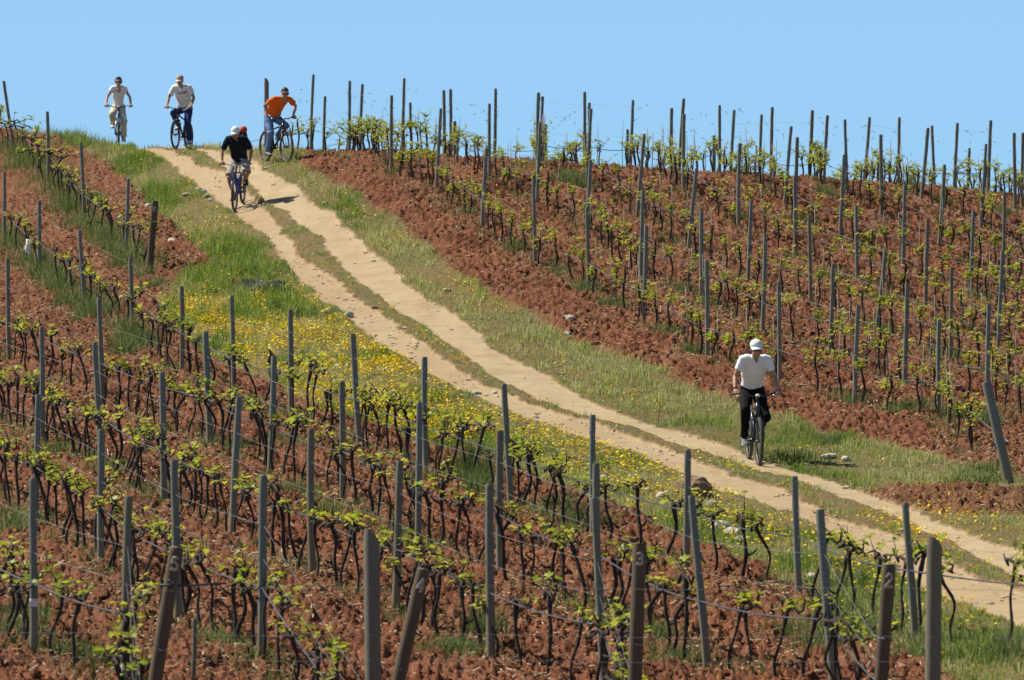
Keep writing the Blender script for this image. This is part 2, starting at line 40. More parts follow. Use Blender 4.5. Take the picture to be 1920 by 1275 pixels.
EDGES = {"lrL":[[-8.95,153.5],[-8.05,147.95],[-7.32,143.92],[-6.71,140.57],[-6.13,137.43],[-5.73,134.81],[-4.95,130.46],[-4.18,123.87],[-3.82,120.79],[-3.33,117.6],[-2.78,113.78],[-2.36,110.96],[-2.09,108.81],[-1.48,105.58],[-1.11,102.79],[0.0,97.72],[0.6,95.47],[1.17,93.36],[1.62,91.44],[1.95,90.19],[2.26,88.53],[2.62,86.71],[2.91,84.81],[3.32,83.12],[3.81,79.98],[4.07,77.61],[4.25,75.09],[4.51,72.7],[4.66,69.5],[4.9,66.81],[5.1,64.11]],"lrR":[[-8.67,152.5],[-7.86,147.78],[-7.2,144.45],[-6.62,141.89],[-6.01,138.79],[-5.41,135.23],[-5.02,132.47],[-4.7,129.69],[-4.4,126.37],[-3.91,123.59],[-3.48,120.92],[-3.16,118.38],[-2.75,115.79],[-2.29,113.23],[-1.94,110.77],[-1.56,108.35],[-1.24,105.98],[-0.68,102.28],[0.0,99.12],[0.61,96.94],[1.15,95.5],[1.57,93.98],[1.92,92.3],[2.43,89.62],[2.9,86.86],[3.41,85.15],[3.86,81.75],[3.92,80.5],[4.29,78.54],[4.64,76.25],[4.89,72.89],[5.12,69.78],[5.36,67.32]],"rrL":[[-7.4,148.46],[-6.81,144.59],[-6.26,141.65],[-5.72,138.74],[-5.15,135.75],[-4.72,133.25],[-4.22,130.53],[-3.78,127.85],[-3.55,125.43],[-3.26,122.95],[-2.91,120.44],[-2.51,117.91],[-2.19,115.46],[-1.72,112.96],[-1.41,110.57],[-0.99,108.19],[-0.71,105.88],[-0.35,103.59],[0.06,101.34],[0.47,99.13],[1.01,96.96],[1.82,94.86],[2.16,92.74],[2.73,91.07],[3.06,89.63],[3.51,87.66],[3.97,85.73],[4.36,83.09],[4.62,81.46],[4.91,79.17],[5.24,75.76],[5.38,72.4],[5.49,68.97]],"rrR":[[-6.84,147.18],[-6.24,144.05],[-5.51,140.71],[-5.05,138.62],[-4.37,135.54],[-4.09,133.5],[-3.71,131.89],[-3.35,129.5],[-3.0,127.04],[-2.7,124.63],[-2.27,122.16],[-2.08,119.86],[-1.69,117.45],[-1.27,115.04],[-0.84,112.66],[-0.55,110.35],[-0.32,108.07],[0.0,105.8],[0.56,103.55],[0.9,101.34],[1.21,99.16],[1.59,97.01],[2.23,94.9],[2.86,92.79],[3.29,90.65],[3.57,89.19],[3.96,87.61],[4.35,86.26],[4.61,84.47],[4.85,82.48],[5.11,81.21],[5.3,79.07],[5.49,77.0],[5.86,73.58]],"soR":[[-4.79,143.75],[-4.48,138.61],[-3.9,136.32],[-3.42,134.6],[-2.96,132.41],[-2.49,129.69],[-2.05,127.73],[-1.61,124.68],[-1.2,121.94],[-0.79,119.23],[-0.42,117.23],[-0.05,115.14],[0.47,112.45],[0.92,110.05],[1.35,108.03],[1.77,106.3],[2.19,105.29],[2.58,103.31],[2.75,101.56],[3.31,99.44],[3.9,97.56],[4.42,95.56],[4.65,94.22],[5.09,93.33],[5.48,91.66],[5.96,90.28],[6.31,88.49],[6.62,86.66],[7.2,83.88]],"soL":[[-12.14,163.75],[-11.54,161.07],[-11.04,158.59],[-10.25,154.08],[-9.36,149.09],[-8.79,145.94],[-8.08,141.52],[-7.46,137.09],[-6.65,131.92],[-5.89,126.32],[-5.18,121.97],[-6.76,122.87],[-6.82,121.65],[-6.36,118.29],[-5.97,114.58],[-5.69,111.96],[-4.78,106.2],[-4.03,103.31],[-3.25,99.19],[-2.84,97.5],[-2.45,96.51],[-1.91,94.2],[-1.49,92.61],[-1.18,91.31],[-0.79,90.47],[-0.22,89.49],[0.0,88.02],[0.27,86.66],[0.7,84.45],[1.17,82.37],[1.53,81.37],[1.76,80.44],[1.97,78.7],[2.31,76.64],[2.66,75.09],[2.89,72.98],[3.15,70.03],[3.34,66.85],[3.61,62.8],[3.95,59.21]]}
MISC = {"near":[3.38,89.45],"dark":[-5.8,135.97],"orange":[-5.19,140.69],"man":[-7.75,150.25],"woman":[-9.56,155.5],"end0":[-7.21,127.16],"end_big":[-5.5,143.41],"endR":[6.58,84.74]}
ROCKS = [[2.37,84.45],[1.95,83.68],[2.34,80.76],[2.46,79.74],[2.57,78.73],[2.7,77.95],[2.8,77.17],[1.22,86.31],[1.36,86.07],[1.57,85.67],[1.68,84.72],[1.8,84.48],[0.64,88.72],[0.75,88.23],[-6.87,140.18],[-6.72,139.8],[-7.12,140.02],[-6.62,138.85],[-6.51,138.19],[-7.44,139.98],[-7.97,140.11],[-7.01,132.06],[-5.5,91.33],[-5.76,92.39],[-3.88,116.92],[-3.45,111.87],[-3.44,109.96],[-3.18,107.35],[-2.99,106.32],[-2.87,105.13],[-2.67,105.05],[-3.28,106.26],[-3.3,114.78],[-4.63,117.53],[-1.19,117.48],[1.0,111.82],[0.96,109.61],[4.67,89.55],[4.46,89.92],[2.57,82.36],[3.32,73.83],[3.36,71.99],[3.49,71.53],[-2.04,100.15],[-1.55,97.72],[-2.91,114.32],[-3.89,133.36],[-2.06,103.91],[-0.54,100.3],[-0.28,100.46]]
FLOWERS = [[-6.09,117.96,0.75,8],[-5.4,115.67,0.75,9],[-4.79,112.61,0.75,9],[-4.21,109.71,0.75,8],[-5.59,119.84,0.75,2],[-3.42,102.54,0.75,6],[-2.81,99.06,0.75,8],[-2.26,96.66,0.75,8],[-1.74,94.81,0.75,8],[-1.23,92.6,0.75,6],[-4.24,118.39,0.625,4],[-3.87,116.16,0.625,5],[-3.51,113.99,0.75,5],[-3.18,112.35,0.75,5],[-2.72,108.81,0.75,4],[-2.41,107.27,0.75,5],[-1.96,106.64,0.625,6],[-2.1,104.85,0.625,5],[-1.66,104.72,0.75,3],[-1.44,101.94,0.75,3],[-0.91,99.62,1.0,2],[-0.08,95.62,1.0,2],[0.15,92.2,1.0,2.5],[0.76,91.39,1.0,2.5],[-0.47,94.76,1.0,2],[1.23,92.26,0.75,1.6],[1.62,88.11,0.75,2.5],[2.04,87.3,0.625,2.5],[1.44,86.48,0.75,2],[1.75,84.08,0.75,2],[3.28,85.59,0.75,2.5],[2.72,88.12,0.75,1.5],[3.26,81.52,0.75,1.3],[2.49,78.6,0.75,2.5],[3.17,76.13,0.75,1.3],[3.97,75.69,0.75,1.3],[4.21,73.16,0.75,2],[4.35,71.46,0.75,2],[4.66,77.65,0.5,3],[4.73,76.77,0.5,3],[4.97,77.44,0.5,2.5],[3.82,83.41,0.5,2.5],[5.01,69.9,0.5,1.5],[5.25,70.05,0.5,1.5],[4.75,65.48,0.625,4],[4.57,80.63,0.5,0.4],[4.99,80.85,0.5,2],[5.37,81.5,0.5,2],[5.57,79.56,0.5,2],[5.73,78.1,0.5,1.5],[-6.92,140.77,0.375,2.5],[-7.2,141.63,0.375,2],[-8.1,147.25,0.5,1.2],[-8.44,148.96,0.5,1.5],[-5.86,143.46,0.75,2],[-4.65,139.39,0.5,1],[-6.51,133.53,0.625,1.2],[-6.16,132.03,0.625,1.2],[-5.86,127.86,0.75,1.3],[-5.72,129.5,0.75,1],[-5.65,126.62,0.625,1],[-2.1,126.28,0.5,1.5],[-1.89,126.13,0.375,1.5],[-0.89,118.84,0.5,2.5],[-0.29,115.19,0.5,2],[-0.68,116.16,0.625,0.8],[-3.22,130.96,0.5,1.5],[1.76,100.53,0.5,1],[2.12,97.93,0.5,0.8],[0.35,104.44,0.75,0.5],[-7.62,150.0,0.75,1.2],[-6.5,147.25,0.75,2]]
TUFTS = [[-12.32,158.96,0.21,0.35,1.2],[-11.65,155.39,0.21,0.35,1.2],[-12.23,156.15,0.21,0.3,1],[-10.0,133.3,0.26,0.45,1.2],[-9.49,130.21,0.26,0.5,1.4],[-8.96,126.52,0.21,0.5,1.4],[-8.47,122.4,0.21,0.45,1.4],[-7.87,118.86,0.21,0.4,1.2],[-6.72,112.03,0.16,0.75,1.6],[-6.64,109.86,0.16,0.6,1.4],[-0.54,85.95,0.19,0.8,1.8],[-0.45,83.96,0.16,0.5,1.4],[-0.27,65.97,0.16,0.45,1.6],[-0.43,64.19,0.21,0.25,1.3],[-0.59,63.83,0.21,0.25,1.2],[-9.48,144.03,0.21,0.35,1.3],[-8.72,136.81,0.21,0.35,1.2],[-8.31,133.02,0.19,0.4,1.3],[-7.92,129.3,0.19,0.4,1.2],[-10.05,143.6,0.21,0.3,1],[-7.25,126.14,0.16,0.3,1],[-6.9,123.58,0.16,0.3,1.1],[1.44,65.36,0.21,0.22,1.3],[1.63,63.17,0.21,0.2,1.2],[-2.88,62.81,0.16,0.25,1.2],[-4.01,59.39,0.26,0.3,1.1],[-4.75,61.3,0.26,0.35,1.1],[-4.84,63.83,0.21,0.3,1],[-2.79,83.61,0.26,0.3,1.0],[-2.35,80.46,0.26,0.3,1],[-6.53,91.16,0.26,0.3,1.0],[-5.51,86.99,0.21,0.25,1],[3.15,63.08,0.32,0.35,1.2],[3.52,63.98,0.26,0.35,1.2],[2.94,65.33,0.26,0.3,1.0],[3.65,70.68,0.26,0.3,1.0],[4.49,59.2,0.32,0.2,1.2],[3.75,60.88,0.32,0.2,1.0],[0.93,79.87,0.26,0.35,1.1],[0.54,81.73,0.26,0.3,1.0],[-3.2,91.39,0.26,0.25,0.9],[-4.0,90.57,0.26,0.3,1.0],[-6.0,76.63,0.26,0.3,1.0],[-5.98,78.01,0.26,0.3,1.0],[-2.5,61.25,0.21,0.15,1.0],[-2.54,135.39,0.16,0.25,0.8],[-0.86,128.63,0.16,0.25,1],[0.05,123.57,0.21,0.3,1],[0.89,119.32,0.21,0.25,1.0],[1.36,116.96,0.21,0.35,1.3],[1.81,114.25,0.21,0.3,1.2],[0.81,120.98,0.16,0.2,1],[2.65,109.57,0.21,0.25,1],[3.04,107.44,0.21,0.25,1],[5.3,99.37,0.21,0.3,1.1],[6.35,97.66,0.26,0.3,1.2],[5.94,97.6,0.26,0.25,1.1],[6.74,96.24,0.26,0.3,1.2],[7.06,95.25,0.21,0.35,1.2],[1.32,131.7,0.21,0.4,1.2],[1.1,132.34,0.21,0.35,1],[1.53,131.37,0.16,0.3,0.9],[3.17,117.17,0.21,0.3,1],[3.56,115.59,0.21,0.25,0.8],[6.05,120.9,0.21,0.3,1],[6.88,117.98,0.21,0.3,1.0],[8.81,120.17,0.21,0.25,0.9],[7.4,108.32,0.26,0.3,1.1],[6.38,112.54,0.21,0.3,1.0],[5.45,123.49,0.16,0.25,0.8],[6.54,133.09,0.16,0.3,1.2],[9.13,135.22,0.16,0.3,1.0],[8.54,138.5,0.21,0.35,1.2],[10.42,135.95,0.21,0.3,1],[5.94,129.66,0.21,0.25,1.2],[4.51,128.95,0.16,0.25,0.7],[3.02,127.25,0.16,0.2,0.8],[-1.53,131.13,0.16,0.15,0.7],[-0.58,126.21,0.16,0.15,0.8],[-3.71,138.95,0.16,0.15,0.8],[-4.12,141.15,0.16,0.2,1],[4.54,92.42,0.21,0.2,1.5],[3.89,89.78,0.21,0.2,1.5],[6.42,86.53,0.26,0.25,1.6],[6.11,85.21,0.26,0.2,1.4]]
PLACES = {"boulder":[2.36,84.05],"bag":[-10.03,132.6],"mound":[-0.49,92.86],"shrub1":[-4.82,119.93],"shrub2":[-4.38,119.93],"stake":[-2.93,58.83],"soilpatch":[5.68,83.11]}
ENDS = [["5",-3.08,53.0,1.91,0.31,0.056],["4",-1.18,54.5,1.95,0.44,0.056],["3",1.06,56.5,1.99,0.07,0.06],["2",3.22,56.5,1.46,0.11,0.058],["cut",-1.2,56.0,2.15,-0.02,0.068],["cut",3.64,55.5,1.64,-0.02,0.064]]
GX0, GXS, GY0, GYS = -22.0, 1.5, 44.0, 3.0

# ---------------------------------------------------------------- noise
def hsh(ix, iy, seed):
    h = (ix.astype(np.int64) * 374761393 + iy.astype(np.int64) * 668265263 + seed * 2147483647) & 0xFFFFFFFF
    h = ((h ^ (h >> 13)) * 1274126177) & 0xFFFFFFFF
    return ((h ^ (h >> 16)) & 0xFFFF) / 65535.0
def vn(x, y, seed=0):
    x = np.asarray(x, float); y = np.asarray(y, float)
    ix = np.floor(x); iy = np.floor(y); fx = x - ix; fy = y - iy; fx = fx * fx * (3 - 2 * fx); fy = fy * fy * (3 - 2 * fy)
    ix = ix.astype(np.int64); iy = iy.astype(np.int64)
    a = hsh(ix, iy, seed); b = hsh(ix + 1, iy, seed); c = hsh(ix, iy + 1, seed); d = hsh(ix + 1, iy + 1, seed)
    return (a + (b - a) * fx) * (1 - fy) + (c + (d - c) * fx) * fy
def fbm(x, y, o=3, seed=0):
    s = 0; a = 0.5
    for i in range(o): s = s + a * vn(x * 2 ** i + 13.7 * i, y * 2 ** i - 7.1 * i, seed + i); a *= 0.5
    return s / (1 - 0.5 ** o)
# ---------------------------------------------------------------- terrain height
HG = np.array(HEIGHT)
def cub(t): return np.stack([-0.5 * t + t * t - 0.5 * t ** 3, 1 - 2.5 * t * t + 1.5 * t ** 3, 0.5 * t + 2 * t * t - 1.5 * t ** 3, -0.5 * t * t + 0.5 * t ** 3])
def base_z(x, y):
    x = np.asarray(x, float); y = np.asarray(y, float)
    xc = np.clip(x, -0.115 * np.maximum(y, 44) - 1, 0.115 * np.maximum(y, 44) + 1)
    xc = np.clip(xc, GX0 + 1.6, GX0 + GXS * (HG.shape[1] - 2) - 0.1); yc = np.clip(y, GY0 + 3.1, GY0 + GYS * (HG.shape[0] - 2) - 0.1)
    u = (xc - GX0) / GXS; v = (yc - GY0) / GYS; i = np.floor(u).astype(int); j = np.floor(v).astype(int); cu = cub(u - i); cv = cub(v - j)
    z = 0
    for a in range(4):
        for b in range(4): z = z + cu[a] * cv[b] * HG[np.clip(j + b - 1, 0, HG.shape[0] - 1), np.clip(i + a - 1, 0, HG.shape[1] - 1)]
    z = z - np.clip(y - (GY0 + GYS * (HG.shape[0] - 2)), 0, 400) * 0.05
    z = z + np.clip(GY0 + 3.1 - y, 0, 60) * 0.0
    return z
def edge(name, y, jit=0.0, f=1.5, seed=3):
    e = sorted(EDGES[name], key=lambda p: p[1]); ys = [p[1] for p in e]; xs = [p[0] for p in e]
    x = np.interp(y, ys, xs)
    s0 = (xs[4] - xs[0]) / max(0.1, ys[4] - ys[0]); x = np.where(y < ys[0], xs[0] + (y - ys[0]) * s0, x)
    s1 = (xs[-1] - xs[-5]) / max(0.1, ys[-1] - ys[-5]); x = np.where(y > ys[-1], xs[-1] + (y - ys[-1]) * s1, x)
    if jit: x = x + jit * (fbm(y * f, y * 0 + seed, 3, seed) - 0.5) * 2
    return x
def sst(a, b, x): t = np.clip((x - a) / (b - a), 0, 1); return t * t * (3 - 2 * t)
def zones(x, y):
    """sand (left rut, right rut), median, left verge, right verge as soft masks"""
    j = (fbm(x * 7.0, y * 2.6, 3, 50) - 0.5) * 0.17
    xs = x + j
    w = 0.05
    lL, lR, rL, rR = edge('lrL', y, .07, .8) - .12, edge('lrR', y, .12, .7, 5) + .12, edge('rrL', y, .10, .6, 7), edge('rrR', y, .07, .6, 9)
    sL, sR = edge('soL', y, .15, 1.0, 11), edge('soR', y, .2, .8, 13)
    left_rut = sst(lL - w, lL + w, xs) * (1 - sst(lR - w, lR + w, xs))
    right_rut = sst(rL - w, rL + w, xs) * (1 - sst(rR - w, rR + w, xs))
    median = sst(lR - w, lR + w, xs) * (1 - sst(rL - w, rL + w, xs)) * (1 - left_rut)
    lv = sst(sL - .1, sL + .1, xs) * (1 - sst(lL - w, lL + w, xs))
    rv = sst(rR - w, rR + w, xs) * (1 - sst(sR - .12, sR + .12, xs))
    # bare red patch on the upper verge beside the leaning end post
    q = ((x - 5.75 + .22 * (y - 83)) / 1.1) ** 2 + ((y - 82.0) / 3.2) ** 2
    rv = rv * (1 - 0.85 * sst(1.25, .75, q + (fbm(x * 2, y, 3, 77) - .5) * .8))
    return left_rut, right_rut, median, lv, rv
def ground_z(x, y, detail=True):
    z = base_z(x, y)
    lr, rr, md, lv, rv = zones(x, y)
    soil = np.clip(1 - lr - rr - md - lv - rv, 0, 1)
    z = z - 0.025 * (lr + rr) + 0.005 * md
    d = (fbm(x * 1.1, y * 1.1, 2, 21) - .5) * 0.16 * soil + (fbm(x * .7, y * .5, 2, 24) - .5) * .10 * (lv + rv)
    if detail:
        n1 = fbm(x * 11.0, y * 10.0, 3, 31); n2 = vn(x * 26, y * 20, 35)
        cl = np.maximum(0, n1 - .42) * .30 + (n2 - .5) * .034
        d = d + soil * cl + (md + lv + rv) * (n1 - .5) * .05 + (lr + rr) * ((fbm(x * 2.5, y * .8, 2, 41) - .5) * .025 + (n2 - .5) * .004)
    return z + d
def gz(x, y): return float(ground_z(np.array([float(x)]), np.array([float(y)]), False)[0])
# ---------------------------------------------------------------- object helpers
def tag(o, label=None, cat=None, group=None, kind=None):
    if label: o['label'] = label
    if cat: o['category'] = cat
    if group: o['group'] = group
    if kind: o['kind'] = kind
    return o
def link(name, me, mats=(), parent=None):
    o = bpy.data.objects.new(name, me); COL.objects.link(o)
    if me is not None:
        for m in mats:
            if m.name not in [k.name for k in me.materials if k]: me.materials.append(m)
    if parent is not None: o.parent = parent
    return o
def empty(name, loc=(0, 0, 0)):
    o = bpy.data.objects.new(name, None); COL.objects.link(o); o.location = loc; o.empty_display_size = .1; return o
def np_mesh(name, V, F, smooth=False, midx=None):
    V = np.ascontiguousarray(V, dtype=np.float32); F = np.ascontiguousarray(F, dtype=np.int32); k = F.shape[1]
    me = bpy.data.meshes.new(name); me.vertices.add(len(V)); me.vertices.foreach_set('co', V.ravel())
    me.loops.add(F.size); me.loops.foreach_set('vertex_index', F.ravel())
    me.polygons.add(len(F)); me.polygons.foreach_set('loop_start', np.arange(0, F.size, k, dtype=np.int32))
    if midx is not None: me.polygons.foreach_set('material_index', np.ascontiguousarray(midx, dtype=np.int32))
    me.polygons.foreach_set('use_smooth', np.full(len(F), smooth, dtype=bool))
    me.update(calc_edges=True); me.validate(); return me
def vattr(me, name, C):
    a = me.color_attributes.new(name, 'FLOAT_COLOR', 'POINT'); C = np.asarray(C, np.float32)
    if C.shape[1] == 3: C = np.hstack([C, np.ones((len(C), 1), np.float32)])
    a.data.foreach_set('color', np.ascontiguousarray(C).ravel())
class MB:
    """collects shells into one mesh"""
    def __init__(s): s.v = []; s.f = []; s.m = []
    def add(s, V, F, mi=0):
        o = len(s.v); s.v += [tuple(v) for v in V]; s.f += [tuple(i + o for i in f) for f in F]; s.m += [mi] * len(F); return s
    def loft(s, P, rad, side=(0, 1, 0), seg=10, mi=0, cap=True, twist=None):
        P = [Vector(p) for p in P]; n = len(P); V = []; F = []; side = Vector(side)
        for i, p in enumerate(P):
            t = (P[min(i + 1, n - 1)] - P[max(i - 1, 0)])
            t = t.normalized() if t.length > 1e-9 else Vector((0, 0, 1))
            a = side - t * side.dot(t)
            if a.length < 1e-3: a = Vector((1, 0, 0)) - t * t.x
            a.normalize(); b = t.cross(a); r = rad[i] if isinstance(rad, (list, tuple)) else rad
            ra, rb = r if isinstance(r, (list, tuple)) else (r, r)
            for k in range(seg):
                w = 2 * math.pi * k / seg; V.append(p + a * (ra * math.cos(w)) + b * (rb * math.sin(w)))
        for i in range(n - 1):
            for k in range(seg): F.append((i * seg + k, i * seg + (k + 1) % seg, (i + 1) * seg + (k + 1) % seg, (i + 1) * seg + k))
        if cap: F.append(tuple(reversed(range(seg)))); F.append(tuple((n - 1) * seg + k for k in range(seg)))
        return s.add(V, F, mi)
    def rod(s, a, b, r, seg=8, mi=0): return s.loft([a, b], [r, r], (0.3, 1, .1), seg, mi)
    def ell(s, c, r, seg=12, rings=8, mi=0, rot=None):
        V = [Vector((0, 0, r[2]))]; F = []; c = Vector(c)
        for i in range(1, rings):
            t = math.pi * i / rings
            for k in range(seg): V.append(Vector((r[0] * math.sin(t) * math.cos(2 * math.pi * k / seg), r[1] * math.sin(t) * math.sin(2 * math.pi * k / seg), r[2] * math.cos(t))))
        V.append(Vector((0, 0, -r[2])))
        for k in range(seg): F.append((0, 1 + k, 1 + (k + 1) % seg))
        for i in range(rings - 2):
            for k in range(seg): F.append((1 + i * seg + k, 1 + (i + 1) * seg + k, 1 + (i + 1) * seg + (k + 1) % seg, 1 + i * seg + (k + 1) % seg))
        L = len(V) - 1; o = 1 + (rings - 2) * seg
        for k in range(seg): F.append((L, o + (k + 1) % seg, o + k))
        if rot is not None: V = [rot @ v for v in V]
        return s.add([c + v for v in V], F, mi)
    def torus(s, c, R, r, axis='Y', seg=40, sub=8, mi=0, flat=1.0):
        V = []; F = []; c = Vector(c)
        for i in range(seg):
            a = 2 * math.pi * i / seg
            for k in range(sub):
                w = 2 * math.pi * k / sub; q = R + r * math.cos(w); h = r * flat * math.sin(w)
                V.append(c + Vector((q * math.cos(a), h, q * math.sin(a))))
        for i in range(seg):
            for k in range(sub): F.append((i * sub + k, i * sub + (k + 1) % sub, ((i + 1) % seg) * sub + (k + 1) % sub, ((i + 1) % seg) * sub + k))
        return s.add(V, F, mi)
    def box(s, c, d, mi=0):
        x, y, z = [k / 2 for k in d]; V = [Vector(c) + Vector((a * x, b * y, e * z)) for a in (-1, 1) for b in (-1, 1) for e in (-1, 1)]
        return s.add(V, [(0, 1, 3, 2), (4, 6, 7, 5), (0, 4, 5, 1), (2, 3, 7, 6), (0, 2, 6, 4), (1, 5, 7, 3)], mi)
    def mesh(s, name, smooth=True):
        me = bpy.data.meshes.new(name); me.from_pydata(s.v, [], s.f); me.polygons.foreach_set('material_index', s.m)
        me.polygons.foreach_set('use_smooth', [smooth] * len(s.f)); me.update(); return me
    def build(s, name, mats, parent=None, smooth=True):
        return link(name, s.mesh(name, smooth), mats if isinstance(mats, (list, tuple)) else [mats], parent)
ONES = 'zeroth first second third fourth fifth sixth seventh eighth ninth tenth eleventh twelfth thirteenth fourteenth fifteenth sixteenth seventeenth eighteenth nineteenth'.split()
def ordinal(n):
    if n < 20: return ONES[n]
    t = ['twenty', 'thirty', 'forty', 'fifty', 'sixty'][n // 10 - 2]
    return ['twentieth', 'thirtieth', 'fortieth', 'fiftieth', 'sixtieth'][n // 10 - 2] if n % 10 == 0 else t + '-' + ONES[n % 10]
# ---------------------------------------------------------------- materials
def mat(name, rough=.7, spec=.3):
    m = bpy.data.materials.new(name); m.use_nodes = True; n = m.node_tree; b = n.nodes['Principled BSDF']
    b.inputs['Roughness'].default_value = rough; b.inputs['Specular IOR Level'].default_value = spec
    return m, n, b
def noise(n, scale, detail=4, rough=.6, coord='Object', stretch=None):
    t = n.nodes.new('ShaderNodeTexCoord'); k = n.nodes.new('ShaderNodeTexNoise'); k.inputs['Scale'].default_value = scale; k.inputs['Detail'].default_value = detail; k.inputs['Roughness'].default_value = rough
    if stretch:
        mp = n.nodes.new('ShaderNodeMapping'); mp.inputs['Scale'].default_value = stretch; n.links.new(t.outputs[coord], mp.inputs[0]); n.links.new(mp.outputs[0], k.inputs['Vector'])
    else: n.links.new(t.outputs[coord], k.inputs['Vector'])
    return k
def rampn(n, src, stops):
    r = n.nodes.new('ShaderNodeValToRGB'); n.links.new(src, r.inputs[0]); e = r.color_ramp.elements
    e[0].position, e[0].color = stops[0][0], (*stops[0][1], 1); e[1].position, e[1].color = stops[-1][0], (*stops[-1][1], 1)
    for p, c in stops[1:-1]: q = e.new(p); q.color = (*c, 1)
    return r.outputs[0]
def mixc(n, f, a, b):
    m = n.nodes.new('ShaderNodeMix'); m.data_type = 'RGBA'
    for s, v in ((0, f), (6, a), (7, b)):
        if isinstance(v, (int, float)): m.inputs[s].default_value = v
        elif isinstance(v, tuple): m.inputs[s].default_value = (*v, 1)
        else: n.links.new(v, m.inputs[s])
    return m.outputs[2]
def bump(n, b, src, st=.5, dist=.01):
    k = n.nodes.new('ShaderNodeBump'); k.inputs['Strength'].default_value = st; k.inputs['Distance'].default_value = dist; n.links.new(src, k.inputs['Height']); n.links.new(k.outputs[0], b.inputs['Normal'])
def flat(name, c, rough=.6, var=.25, scale=20, metal=0, spec=.3, bm=0.0, bdist=.004):
    m, n, b = mat(name, rough, spec); k = noise(n, scale)
    d = tuple(x * (1 - var) for x in c); l = tuple(min(1, x * (1 + var)) for x in c)
    n.links.new(rampn(n, k.outputs[0], [(.3, d), (.7, l)]), b.inputs['Base Color']); b.inputs['Metallic'].default_value = metal
    if bm: bump(n, b, k.outputs[0], bm, bdist)
    return m
def leafy(name, stops, trans=.35, attr=True, rough=.55):
    """leaf / blade material: tint attribute picks the plant's own colour"""
    m = bpy.data.materials.new(name); m.use_nodes = True; n = m.node_tree; n.nodes.clear()
    if attr:
        a = n.nodes.new('ShaderNodeAttribute'); a.attribute_name = 'tint'; src = a.outputs['Fac']
    else:
        g = n.nodes.new('ShaderNodeNewGeometry'); oi = n.nodes.new('ShaderNodeObjectInfo'); ad = n.nodes.new('ShaderNodeMath'); ad.operation = 'ADD'
        ml = n.nodes.new('ShaderNodeMath'); ml.operation = 'MULTIPLY'; ml.inputs[1].default_value = .35; n.links.new(oi.outputs['Random'], ml.inputs[0])
        m2 = n.nodes.new('ShaderNodeMath'); m2.operation = 'MULTIPLY'; m2.inputs[1].default_value = .65; n.links.new(g.outputs['Random Per Island'], m2.inputs[0])
        n.links.new(ml.outputs[0], ad.inputs[0]); n.links.new(m2.outputs[0], ad.inputs[1]); src = ad.outputs[0]
    c = rampn(n, src, stops)
    d = n.nodes.new('ShaderNodeBsdfPrincipled'); d.inputs['Roughness'].default_value = rough; d.inputs['Specular IOR Level'].default_value = .25; n.links.new(c, d.inputs['Base Color'])
    t = n.nodes.new('ShaderNodeBsdfTranslucent'); n.links.new(c, t.inputs[0])
    mx = n.nodes.new('ShaderNodeMixShader'); mx.inputs[0].default_value = trans; n.links.new(d.outputs[0], mx.inputs[1]); n.links.new(t.outputs[0], mx.inputs[2])
    o = n.nodes.new('ShaderNodeOutputMaterial'); n.links.new(mx.outputs[0], o.inputs[0]); return m
